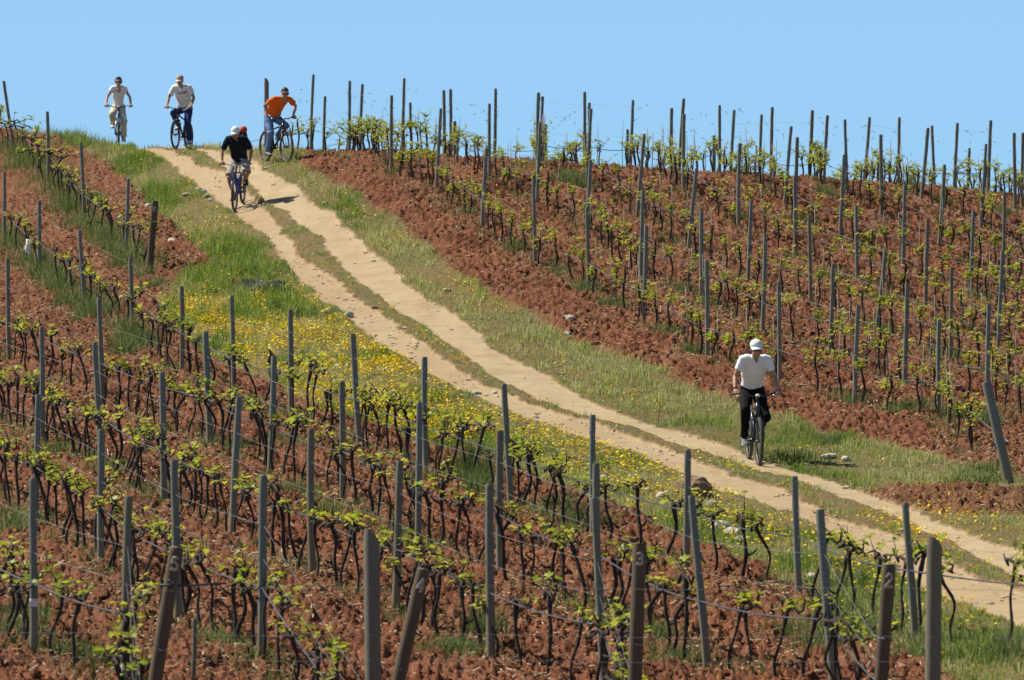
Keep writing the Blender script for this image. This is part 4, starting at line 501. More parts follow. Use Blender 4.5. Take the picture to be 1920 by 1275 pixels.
# ---------------------------------------------------------------- hoses and wires
HOSE = flat('drip_hose_plastic', (.085, .09, .105), .38, .15, 3, spec=.5)
ENDXY = {(round(e[1], 2), round(e[2], 2)) for e in ENDS}
def run(name, r, zoff, rad, m, label, cat, sag, seg=6, sd=1):
    rnd = random.Random(hash((r, sd)) % 9999 if False else sum(map(ord, r)) * 31 + sd); P = sorted(ROWS[r], key=lambda p: p[1]); out = []
    tops = {(round(a, 2), round(b_, 2)): (h, dx) for a, b_, h, dx in POST_AT.get(r, [])}
    for i in range(len(P) - 1):
        (x0, y0), (x1, y1) = P[i], P[i + 1]; z0 = gz(x0, y0) + zoff; z1 = gz(x1, y1) + zoff; k0 = .6 if (round(x0, 2), round(y0, 2)) in ENDXY else 1
        z0 -= zoff * (1 - k0); h0, d0 = tops.get((round(x0, 2), round(y0, 2)), (1.65, 0)); h1, d1 = tops.get((round(x1, 2), round(y1, 2)), (1.65, 0))
        x0 += d0 * zoff / h0; x1 += d1 * zoff / h1; s = sag * rnd.uniform(.3, 1.4)
        for k in range(9):
            t = k / 8; out.append((x0 + (x1 - x0) * t, y0 + (y1 - y0) * t - .045, z0 + (z1 - z0) * t - 4 * s * t * (1 - t)))
    return tag(MB().loft(out, rad, (0, 0, 1), seg).build(name, m), label, cat)
for r in ROWS:
    n = ROWNAME[r]; left = r[0] == 'L'
    if len(ROWS[r]) < 2: continue
    run('drip_hose', r, .70 if left else .55, .008 if left else .0075, HOSE, 'dark drip hose strung post to post along the ' + n, 'hose', .05)
    for zo, w in ((.98, 'low'), (1.30, 'upper')) if left else ((.80, 'low'), (1.45, 'upper')):
        run('trellis_wire', r, zo, .0016 if left else .0012, WIREM, 'thin %s trellis wire along the %s' % (w, n), 'wire', .015, 4, 2)
# ---------------------------------------------------------------- vines
BARK = flat('vine_bark', (.045, .036, .030), .95, .6, 30, bm=.9, bdist=.012); CANE = flat('young_vine_bark', (.045, .032, .023), .9, .4, 30, bm=.5); STAKEM = flat('bamboo_stake', (.33, .29, .22), .8, .3, 8)
LEAF = leafy('vine_leaf', [(0, (.20, .29, .022)), (.4, (.38, .44, .035)), (.75, (.52, .52, .06)), (1, (.56, .43, .09))], .5, False, .45)
def leaf_fan(c, d, up, s, rnd):
    """a small lobed vine leaf"""
    d = d.normalized(); a = d.cross(up); a = a.normalized() if a.length > 1e-3 else Vector((1, 0, 0)); nrm = a.cross(d)
    rim = [(.0, -.12), (.42, -.30), (.62, .05), (.42, .22), (.50, .62), (.18, .58), (0, 1.0), (-.18, .58), (-.50, .62), (-.42, .22), (-.62, .05), (-.42, -.30)]
    V = [c + (d * .3) * s]; fold = rnd.uniform(.1, .5)
    for (u, v) in rim: V.append(c + (a * u + d * (v + .15) + nrm * (abs(u) * fold - v * v * .18)) * s)
    return V, [(0, 1 + k, 1 + (k + 1) % 12) for k in range(12)]
def gnarl(rnd, P, amp):
    return [Vector(p) + Vector((rnd.uniform(-amp, amp), rnd.uniform(-amp, amp), 0)) for p in P]
def vine_old(seed):
    rnd = random.Random(seed); t = MB(); H = rnd.uniform(.66, .80); lx = rnd.uniform(-.12, .12); ly = rnd.uniform(-.14, .14); n = 14; P = []; w1, w2 = rnd.uniform(.012, .04), rnd.uniform(0, 6.3); w3 = rnd.uniform(-.10, .10); w4 = rnd.uniform(-.07, .07); fq = rnd.uniform(5, 11)
    for i in range(n): s = i / (n - 1); e = math.sin(s * 3.14) ; P.append(Vector((lx * s * s + w1 * math.sin(s * fq + w2) * e ** .5 + w3 * e, ly * s ** 1.5 + w1 * math.cos(s * fq * .8 + w2) * e + w4 * e, -.06 + (H + .06) * s)))
    r0 = rnd.uniform(.014, .022); rad = [r0 * 1.5 if i == 0 else (r0 if i < n - 3 else r0 * 1.35) * rnd.uniform(.78, 1.25) for i in range(n)]; t.loft(P, rad, (0, 1, 0), 8)
    if rnd.random() < .3:
        k = rnd.randint(5, 9); e = P[k] + Vector((rnd.uniform(-.1, .1), rnd.uniform(-.14, .14), rnd.uniform(.02, .12))); t.loft([P[k], P[k].lerp(e, .6) + Vector((0, 0, -.02)), e], [.014, .012, .009], (0, 1, 0), 6)
    head = P[-1]; tips = []
    for sgn in ((-1, 1) if rnd.random() < .8 else (rnd.choice((-1, 1)),)):
        L = rnd.uniform(.36, .72); A = [head + Vector((0, 0, -.02))]; dz = rnd.uniform(-.06, .05)
        for k in range(1, 7): A.append(head + Vector((sgn * L * k / 6, rnd.uniform(-.035, .035), dz * k / 6 + .035 * math.sin(k * 1.5 + w2) + rnd.uniform(-.015, .02))))
        t.loft(A, [.021, .018, .016, .015, .013, .011, .008], (0, 1, 0), 6)
        for q in A[1:]:
            if rnd.random() < .42: tips.append(q)
    tips.append(head + Vector((0, 0, .02))); f = MB(); lush = rnd.choice((.45, .8, 1.0, 1.0, 1.25))
    for q in tips:
        e = q + Vector((rnd.uniform(-.04, .04), rnd.uniform(-.07, .07), rnd.uniform(.0, .08))); t.loft([q, e], [.011, .007], (0, 1, 0), 5)
        if rnd.random() > lush * .85: continue
        for s in range(rnd.choice((1, 1, 1, 2))):
            g = e + Vector((rnd.uniform(-.08, .08), rnd.uniform(-.10, .10), rnd.uniform(-.06, .17))); t.loft([e, g], [.006, .003], (0, 1, 0), 4)
            for k in range(rnd.randint(3, 5)):
                u = rnd.uniform(.1, 1); c = e.lerp(g, u); az = rnd.uniform(0, 6.28); d = Vector((math.cos(az), math.sin(az), rnd.uniform(-.7, .7))); V, F = leaf_fan(c + d * .03, d, Vector((rnd.uniform(-.5, .5), rnd.uniform(-.5, .5), 1)), rnd.choice((.028, .034, .04, .046, .055, .065, .085)) * rnd.uniform(.85, 1.15), rnd); f.add(V, F)
    if not f.v:
        V, F = leaf_fan(head, Vector((1, 0, .3)), Vector((0, 0, 1)), .05, rnd); f.add(V, F)
    a = t.mesh('trunk'); a.materials.append(BARK); b = f.mesh('foliage', False); b.materials.append(LEAF); return a, b
def vine_young(seed):
    rnd = random.Random(seed); t = MB(); H = rnd.uniform(.52, .78); n = 8; lx = rnd.uniform(-.10, .10); w2 = rnd.uniform(0, 6.3); w1 = rnd.uniform(.008, .028); P = [Vector((lx * (i / 7) + w1 * math.sin(i * 1.1 + w2), w1 * math.cos(i + w2), -.05 + (H + .05) * i / 7)) for i in range(n)]
    t.loft(P, [.019 * rnd.uniform(.8, 1.2) for _ in range(n - 1)] + [.012], (0, 1, 0), 6); tips = [P[-1]]
    for k in range(rnd.choice((2, 2, 3, 3))):
        b0 = P[rnd.randint(4, 7)]; e = b0 + Vector((rnd.uniform(-.34, .34), rnd.uniform(-.12, .12), rnd.uniform(.0, .26))); mid = b0.lerp(e, .5) + Vector((rnd.uniform(-.04, .04), 0, -.02)); t.loft([b0, mid, e], [.010, .008, .006], (0, 1, 0), 5); tips += [mid, e, e]
    f = MB()
    for q in tips:
        for s in range(rnd.choice((1, 1, 1, 2))):
            g = q + Vector((rnd.uniform(-.12, .12), rnd.uniform(-.13, .13), rnd.uniform(-.03, .14))); t.loft([q, g], [.005, .003], (0, 1, 0), 4)
            for k in range(rnd.randint(4, 7)):
                c = q.lerp(g, rnd.uniform(0, 1.1)); az = rnd.uniform(0, 6.28); d = Vector((math.cos(az), math.sin(az), rnd.uniform(-.5, .7))); V, F = leaf_fan(c + d * .02, d, Vector((rnd.uniform(-.4, .4), rnd.uniform(-.4, .4), 1)), rnd.uniform(.028, .066), rnd); f.add(V, F)
    if not f.v:
        V, F = leaf_fan(P[-1], Vector((1, 0, .3)), Vector((0, 0, 1)), .05, rnd); f.add(V, F)
    a = t.mesh('trunk'); a.materials.append(CANE); b = f.mesh('foliage', False); b.materials.append(LEAF); return a, b
OLD = [vine_old(100 + i) for i in range(44)]; YOUNG = [vine_young(300 + i) for i in range(14)]
def stake_mesh(seed):
    rnd = random.Random(seed); h = rnd.uniform(.8, 1.15); m = MB().loft([(0, 0, -.05), (.01 * rnd.uniform(-1, 1), .01, h * .5), (rnd.uniform(-.03, .03), 0, h)], [.009, .008, .006], (0, 1, 0), 6).mesh('vine_stake'); m.materials.append(STAKEM); return m
STAKES = [stake_mesh(i) for i in range(6)]
def uphill_words(k, n_after):
    return '%s vine uphill of the %s post' % (ordinal(n_after), ordinal(k)) if k else '%s vine downhill of the first post' % ordinal(n_after)
LOOKO = ['gnarled dark', 'crooked blackish', 'bent dark', 'stout dark']; LOOKY = ['slim young', 'thin leafy', 'spindly young', 'slender']
spots = []
for r, P in ROWS.items():
    left = r[0] == 'L'; P = sorted(P, key=lambda p: p[1]); L = sum((Vector(P[i + 1]) - Vector(P[i])).length for i in range(len(P) - 1)); pos = .5; acc = 0; i = 0; rnd = random.Random(sum(map(ord, r)) * 7)
    ymax = 176 if left else 150
    while True:
        while i < len(P) - 1 and acc + (Vector(P[i + 1]) - Vector(P[i])).length < pos: acc += (Vector(P[i + 1]) - Vector(P[i])).length; i += 1
        if i >= len(P) - 1: break
        a, b = Vector(P[i]), Vector(P[i + 1]); t = (pos - acc) / (b - a).length; q = a.lerp(b, t); pos += (rnd.uniform(.85, 1.25) if r == 'L1' and q.y < 77 else rnd.uniform(.50, .74) if q.y < 98 else rnd.uniform(.95, 1.5)) if left else rnd.uniform(.82, 1.12) if q.y < 131 else rnd.uniform(.42, .62)
        if min((Vector((p[0], p[1])) - q).length for p in P) < .18: pos += .15
        if abs(q.x) > .083 * q.y + .25 or q.y > ymax or rnd.random() < .05: continue
        if r == 'R1' and q.y < 90: continue
        if r == 'L0' and q.y > 168: continue
        if r == 'L1' and q.y > 139: continue
        if r[0] == 'R' and q.y > 147: continue
        spots.append((r, q.x + rnd.uniform(-.06, .06), q.y, rnd.random(), rnd.randint(0, 999)))
spots.sort(key=lambda s: s[2])
cnt = {'L': 0, 'R': 0}; late = []; last = {}; stakes = 0
for (r, x, y, u, sd) in spots:
    left = r[0] == 'L'; ps = POST_AT.get(r, []); k = sum(1 for p in ps if p[1] < y); last[(r, k)] = last.get((r, k), 0) + 1; j = last[(r, k)]
    if cnt[r[0]] >= 298: late.append((r, x, y, u, sd)); continue
    cnt[r[0]] += 1; tr, fo = OLD[sd % 44] if left else YOUNG[sd % 14]
    o = empty('grapevine' if left else 'young_grapevine', (x, y, gz(x, y) - .01)); flip = 0 if sd % 2 else math.pi
    o.rotation_euler = (0, 0, math.atan2(-1, .225) + flip + random.uniform(-.12, .12)); s = random.uniform(.9, 1.1); o.scale = (s, s, s * random.uniform(.95, 1.06))
    look = (LOOKO if left else LOOKY)[sd // 7 % 4]
    if k == 0: j = sum(1 for q in spots if q[0] == r and y <= q[2] and sum(1 for p in ps if p[1] < q[2]) == 0)
    rn = ROWNAME[r]
    tag(o, '%s vine, %s, %s' % (look, uphill_words(k, j).replace(' vine', ''), rn), 'vine', 'old vines of the ' + ROWNAME[r] if left else 'young vines of the ' + ROWNAME[r])
    link('trunk', tr, parent=o); link('foliage', fo, parent=o)
    if not left and u < .62 and y < 150:
        g = link('vine_stake', STAKES[sd % 6]); sx = x + random.uniform(-.09, .09); g.location = (sx, y - .03, gz(sx, y)); g.rotation_euler = (random.uniform(-.05, .05), random.uniform(-.10, .10), sd)
        tag(g, 'thin stake by the vine %s, %s' % (uphill_words(k, j).replace(' vine', ''), rn), 'stake', 'thin stakes beside young vines of the ' + ROWNAME[r]); stakes += 1
print('vines', cnt, 'late', len(late), 'stakes', stakes)
if late:
    VV, FF, MM = [], [], []; off = 0
    for (r, x, y, u, sd) in late:
        for mi, me in enumerate(YOUNG[sd % 14] if r[0] == 'R' else OLD[sd % 44]):
            v = np.array([q.co[:] for q in me.vertices]); c_, s_ = math.cos(sd), math.sin(sd); v = np.stack([v[:, 0] * c_ - v[:, 1] * s_ + x, v[:, 0] * s_ + v[:, 1] * c_ + y, v[:, 2] + gz(x, y)], 1)
            VV += v.tolist(); FF += [tuple(i + off for i in p.vertices) for p in me.polygons]; MM += [mi if r[0] == 'R' or mi else 2] * len(me.polygons); off += len(v)
    me = bpy.data.meshes.new('distant_vines'); me.from_pydata(VV, [], FF); me.polygons.foreach_set('material_index', MM); tag(link('distant_vines', me, [CANE, LEAF, BARK]), kind='stuff')
# dried tendril scraps left hanging on the upper wires along the crest
b = MB(); rnd = random.Random(12)
for r in ROWS:
    if r[0] == 'L': continue
    for k in range(34):
        yy = rnd.uniform(126, 147); xx = row_x(r, yy)
        if abs(xx) > .08 * yy: continue
        z = gz(xx, yy) + rnd.choice((1.43, 1.43, 1.2, .80)) + rnd.uniform(-.03, .03); c = Vector((xx, yy, z)); b.loft([c, c + Vector((rnd.uniform(-.05, .05), 0, rnd.uniform(-.05, .02))), c + Vector((rnd.uniform(-.08, .08), .01, rnd.uniform(-.09, .03)))], [.006, .004, .003], (0, 1, 0), 4)
tag(b.build('dry_tendrils', CANE), kind='stuff')
make_grass(); make_tufts(); make_straw(); make_clods(); make_flowers()
# ---------------------------------------------------------------- stones, mound, shrubs, bag
STONE = flat('limestone', (.50, .43, .33), .9, .3, 12, bm=.7, bdist=.03); STONEG = flat('grey_stone', (.42, .40, .37), .9, .3, 12, bm=.7, bdist=.03); EARTH = flat('heaped_earth', (.21, .10, .055), .95, .4, 14, bm=.9, bdist=.04)
def rock_mesh(seed, sx, sy, sz, sub=3, rough=.22):
    rnd = random.Random(seed); bm = bmesh.new(); bmesh.ops.create_icosphere(bm, subdivisions=sub, radius=1)
    N = [Vector((rnd.gauss(0, 1), rnd.gauss(0, 1), rnd.gauss(0, .8))).normalized() for _ in range(9)]; D = [rnd.uniform(.62, .95) for _ in N]
    for v in bm.verts:
        c = v.co.copy()
        for n_, d_ in zip(N, D):
            k = c.dot(n_)
            if k > d_: c -= n_ * (k - d_) * .9
        q = vn(np.array([c.x * 3 + seed]), np.array([c.y * 3 + c.z * 2.3]), seed)[0] - .5; c *= 1 + rough * q; v.co = (c.x * sx, c.y * sy, c.z * sz)
    me = bpy.data.meshes.new('stone'); bm.to_mesh(me); bm.free(); return me
def on_ground(o, x, y, dz=0): o.location = (x, y, gz(x, y) + dz); return o
x, y = PLACES['boulder']; o = link('boulder', rock_mesh(5, .25, .26, .20, 4), [flat('brown_boulder', (.22, .145, .085), .92, .4, 9, bm=.8, bdist=.04)]); on_ground(o, x, y, .09); tag(o, 'large brown boulder bedded in the flowery grass below the track', 'boulder')
x, y = PLACES['mound']; o = link('earth_mound', rock_mesh(8, .25, .25, .14, 4, .5), [EARTH]); on_ground(o, x, y, .1); tag(o, 'low brown heap of dug earth on the flowery verge', 'mound')
rs = []
for k, (x, y) in enumerate(ROCKS):
    lr, rr, md, lv, rv = [float(q[0]) for q in zones(np.array([x]), np.array([y]))]
    place = 'on the grassy verge below the track' if lv > .5 else 'on the verge above the track' if rv > .5 else 'in the track' if lr + rr + md > .5 else ('in the red soil above the track' if x > edge('rrR', np.array([y]))[0] else 'in the red soil below the track')
    rs.append((y, x, place, k))
rs.sort(); c = {}
for (y, x, place, k) in rs:
    c[place] = c.get(place, 0) + 1; big = 7 <= k - 0 and False
    s = random.uniform(.05, .10) * (1.4 if k in (1, 3, 4, 5, 14, 43, 22, 0) else 1); o = link('stone', rock_mesh(20 + k, s * random.uniform(1, 1.6), s, s * random.uniform(.55, .85), 2), [STONEG if k % 3 == 0 else STONE]); on_ground(o, x, y, s * .35); o.rotation_euler = (0, 0, k)
    tag(o, '%s stone, %s counting uphill among those %s' % ('pale grey' if k % 3 == 0 else 'pale buff', ordinal(c[place]), place), 'stone', 'pale stones ' + place)
SHR = leafy('grey_green_leaf', [(0, (.09, .13, .09)), (.5, (.17, .21, .15)), (1, (.28, .32, .24))], .3, False)
for k, (nm, sz) in enumerate((('shrub1', .34), ('shrub2', .22))):
    x, y = PLACES[nm]; f = MB(); st = MB(); rnd = random.Random(k)
    for q in range(260):
        d = Vector((rnd.gauss(0, 1), rnd.gauss(0, 1), abs(rnd.gauss(0, 1)) * .9)).normalized(); c_ = Vector((d.x * sz * 1.3, d.y * sz * 1.2, d.z * sz * .75)) * rnd.uniform(.45, 1); V, F = leaf_fan(c_, d + Vector((rnd.uniform(-.5, .5), rnd.uniform(-.5, .5), .3)), Vector((0, .3, 1)), rnd.uniform(.04, .09), rnd); f.add(V, F)
    for q in range(9): a = q * .7; st.rod((0, 0, -.03), (math.cos(a) * sz, math.sin(a) * sz, sz * .5), .006, 5)
    o = empty('low_shrub', (x, y, gz(x, y))); tag(o, 'low grey green shrub beside the tip of the red soil strip' if k == 0 else 'small grey green shrub next to the larger one by the flowers', 'shrub'); f.build('foliage', SHR, o, False); st.build('stem', CANE, o)
b = MB(); rnd = random.Random(4)
b.loft([(0, 0, 0), (.015, 0, .05), (-.01, .01, .13), (.012, 0, .20), (0, 0, .27), (.01, 0, .30)], [(.03, .03), (.065, .05), (.06, .055), (.055, .04), (.03, .03), (.05, .02)], (1, 0, 0), 12); me = b.mesh('plastic_bag')
for v in me.vertices: v.co += Vector((rnd.uniform(-.012, .012), rnd.uniform(-.012, .012), rnd.uniform(-.012, .012)))
x, y = PLACES['bag']; o = link('plastic_bag', me, [flat('white_plastic', (.80, .80, .80), .4, .05)]); on_ground(o, x, y, .3); tag(o, 'white crumpled plastic bag caught on a vine of the uppermost row', 'bag')
P = [(-2.99 + .1, 52.95, -2.05 - .0)]; z0 = gz(ENDS[0][1], ENDS[0][2])
cb = MB().loft([(ENDS[0][1] + .16, 52.92, -2.03), (ENDS[0][1] + .42, 53.05, -2.035), (ENDS[0][1] + .70, 53.2, -2.02)], [.011, .010, .009], (0, 0, 1), 7).build('tie_cable', flat('dark_cable', (.05, .05, .06), .5, .1)); tag(cb, 'dark tie cable stretching level from the number five post', 'cable')
# ---------------------------------------------------------------- bicycles (x forward, z up, origin on the ground midway between the wheels)
TYRE = flat('tyre_rubber', (.085, .078, .07), .85, .3, 40, bm=.6, bdist=.004); ALU = flat('aluminium', (.55, .56, .58), .35, .1, metal=.8); BLACK = flat('black_metal', (.022, .022, .026), .4, .2); GRIPM = flat('black_rubber', (.025, .025, .028), .7, .2); REFL = flat('white_reflector', (.75, .75, .72), .3, .05)
WR = .338; RA = Vector((-.53, 0, WR)); FA = Vector((.53, 0, WR)); BBK = Vector((-.105, 0, .30)); SEAT = Vector((-.30, 0, .90)); GRIP = [Vector((.285, s * .285, .985)) for s in (-1, 1)]; CR = .17
def wheel_meshes():
    t = MB().torus((0, 0, 0), WR - .026, .026, seg=56, sub=10)
    for k in range(64):
        a = 2 * math.pi * k / 64; c, s = math.cos(a), math.sin(a)
        for yy in (-.016, .006): t.box((c * (WR - .003), yy + .005, s * (WR - .003)), (.012, .010, .012))
    r = MB().torus((0, 0, 0), WR - .056, .009, seg=56, sub=8, flat=1.1)
    s = MB().loft([(0, -.05, 0), (0, -.022, 0), (0, .022, 0), (0, .05, 0)], [.018, .026, .026, .018], (1, 0, 0), 12)
    for k in range(24):
        a = 2 * math.pi * k / 24; b = a + (.35 if k % 2 else -.35); y0 = .024 if k % 4 < 2 else -.024
        s.rod((.024 * math.cos(b), y0, .024 * math.sin(b)), ((WR - .058) * math.cos(a), 0, (WR - .058) * math.sin(a)), .0016, 4)
    return t.mesh('tyre'), r.mesh('rim'), s.mesh('wheel')
TY, RI, WH = wheel_meshes(); RIMM = flat('dull_rim_metal', (.13, .13, .14), .45, .15, metal=.5); TY.materials.append(TYRE); RI.materials.append(RIMM); WH.materials.append(RIMM)
def make_bike(label, M, fm, forkm, barm, crank):
    root = empty('bicycle'); root.matrix_world = M; tag(root, label, 'bicycle', 'bicycles ridden down the track'); P = lambda mb, n, m, par=root: mb.build(n, m, par)
    HT, HB, ST = Vector((.315, 0, .86)), Vector((.365, 0, .70)), Vector((-.235, 0, .70))
    f = MB(); f.rod(BBK, HB + Vector((-.01, 0, .03)), .024, 12); f.rod(ST, HT + Vector((.01, 0, -.05)), .019, 12); f.rod(BBK, ST + Vector((-.01, 0, .03)), .018, 12); f.rod(HB, HT, .026, 12)
    for s in (-1, 1): f.rod(BBK + Vector((0, s * .035, 0)), RA + Vector((0, s * .065, 0)), .011, 8); f.rod(ST + Vector((0, s * .02, -.03)), RA + Vector((0, s * .065, 0)), .009, 8)
    f.loft([BBK + Vector((0, -.04, 0)), BBK + Vector((0, .04, 0))], .03, (1, 0, 0), 12); P(f, 'frame', fm)
    k = MB(); cr = HB + Vector((.015, 0, -.03)); k.rod(HB, cr, .03, 10); k.loft([cr + Vector((.0, -.07, 0)), cr + Vector((.01, 0, .015)), cr + Vector((0, .07, 0))], .02, (1, 0, 0), 10)
    for s in (-1, 1): k.loft([cr + Vector((0, s * .062, 0)), cr.lerp(FA, .5) + Vector((.012, s * .066, 0)), FA + Vector((0, s * .06, 0))], [.017, .016, .012], (0, 1, 0), 10)
    k.loft([cr + Vector((.015, -.062, -.09)), cr + Vector((.03, 0, -.055)), cr + Vector((.015, .062, -.09))], .010, (1, 0, 0), 8); P(k, 'fork', forkm)
    h = MB(); sc = Vector((.285, 0, .955)); h.rod(HT, HT + Vector((-.012, 0, .07)), .02, 10); h.rod(HT + Vector((-.012, 0, .06)), sc + Vector((.06, 0, 0)), .018, 10)
    bar = [GRIP[0] + Vector((-.02, -.05, 0)), GRIP[0] + Vector((.01, .08, 0)), Vector((.335, -.10, .955)), Vector((.345, 0, .955)), Vector((.335, .10, .955)), GRIP[1] + Vector((.01, -.08, 0)), GRIP[1] + Vector((-.02, .05, 0))]; h.loft(bar, .0125, (0, 0, 1), 10); hb = P(h, 'handlebar', barm)
    for i, s in enumerate((-1, 1)):
        g = GRIP[i]; P(MB().loft([g + Vector((-.02, s * .06, 0)), g + Vector((.0, -s * .06, 0))], [.017, .017], (0, 0, 1), 10), 'grip', GRIPM, hb)
        P(MB().loft([g + Vector((.02, -s * .08, -.005)), g + Vector((.065, -s * .05, -.02)), g + Vector((.068, s * .02, -.03))], [.007, .006, .005], (0, 0, 1), 6), 'brake_lever', ALU, hb)
    P(MB().loft([(.36, -.022, .965), (.385, 0, .967), (.36, .022, .965)], [.016, .022, .016], (0, 0, 1), 10), 'front_reflector', REFL, hb)
    s = MB(); s.rod(ST, SEAT + Vector((.02, 0, -.05)), .014, 10); P(s, 'seat_post', ALU)
    P(MB().loft([SEAT + Vector((-.12, 0, .0)), SEAT + Vector((-.08, 0, .005)), SEAT + Vector((.0, 0, -.005)), SEAT + Vector((.08, 0, -.01)), SEAT + Vector((.15, 0, -.015))], [(.05, .02), (.075, .03), (.05, .028), (.022, .022), (.012, .012)], (0, 1, 0), 14), 'saddle', GRIPM)
    for A in (RA, FA):
        w = link('wheel', WH, parent=root); w.location = A; link('tyre', TY, parent=w); link('rim', RI, parent=w)
    c = MB().loft([BBK + Vector((0, -.085, 0)), BBK + Vector((0, .085, 0))], .012, (1, 0, 0), 8); c.torus(BBK + Vector((0, -.05, 0)), .085, .006, seg=28, sub=6)
    for s, a in ((-1, crank), (1, crank + math.pi)): e = BBK + Vector((CR * math.cos(a), s * .085, CR * math.sin(a))); c.rod(BBK + Vector((0, s * .085, 0)), e, .012, 8)
    P(c, 'crank', BLACK)
    for s, a in ((-1, crank), (1, crank + math.pi)): e = BBK + Vector((CR * math.cos(a), s * .145, CR * math.sin(a))); P(MB().box(e, (.09, .085, .022)), 'pedal', BLACK)
    ch = MB()
    for (z0, z1) in ((.085, .045), (-.085, -.045)): ch.rod(BBK + Vector((0, -.05, z0)), RA + Vector((0, -.04, z1)), .005, 5)
    P(ch, 'chain', BLACK); P(MB().loft([RA + Vector((0, -.055, 0)), RA + Vector((0, -.03, 0))], [.045, .03], (1, 0, 0), 16), 'sprocket', ALU)
    return root
# ---------------------------------------------------------------- riders
def organic(mb, name, mats, voxel=.007, smooth=4, wrinkle=0, seed=0, parent=None):
    """closed overlapping volumes fused into one continuous skin"""
    me = mb.mesh(name + '_form'); o = bpy.data.objects.new(name + '_form', me); COL.objects.link(o)
    r = o.modifiers.new('r', 'REMESH'); r.mode = 'VOXEL'; r.voxel_size = voxel; r.use_smooth_shade = True
    if smooth: k = o.modifiers.new('s', 'SMOOTH'); k.iterations = smooth; k.factor = .5
    dg = bpy.context.evaluated_depsgraph_get(); out = bpy.data.meshes.new_from_object(o.evaluated_get(dg)); out.name = name
    bpy.data.objects.remove(o); bpy.data.meshes.remove(me); out.materials.clear()
    if wrinkle:
        n = len(out.vertices); co = np.empty(n * 3, np.float32); out.vertices.foreach_get('co', co); co = co.reshape(-1, 3); no = np.array([v.normal[:] for v in out.vertices])
        w = fbm(co[:, 0] * 9 + co[:, 2] * 5 + seed, co[:, 1] * 11 + co[:, 2] * 12, 3, seed) - .5; co = co + no * (w * wrinkle)[:, None]; out.vertices.foreach_set('co', co.astype(np.float32).ravel()); out.update()
    out.polygons.foreach_set('use_smooth', [True] * len(out.polygons))
    return link(name, out, mats, parent)
def ik(a, b, l1, l2, bend):
    a, b = Vector(a), Vector(b); d = b - a; L = min(d.length, (l1 + l2) * .999); u = d.normalized(); x = (l1 * l1 - l2 * l2 + L * L) / (2 * L); h = math.sqrt(max(0, l1 * l1 - x * x)); v = Vector(bend); v = (v - u * v.dot(u)).normalized(); return a + u * x + v * h
SKIN = {}
def skin(c): 
    if c not in SKIN: SKIN[c] = flat('skin_%d' % len(SKIN), c, .55, .08, 25, spec=.35)
    return SKIN[c]
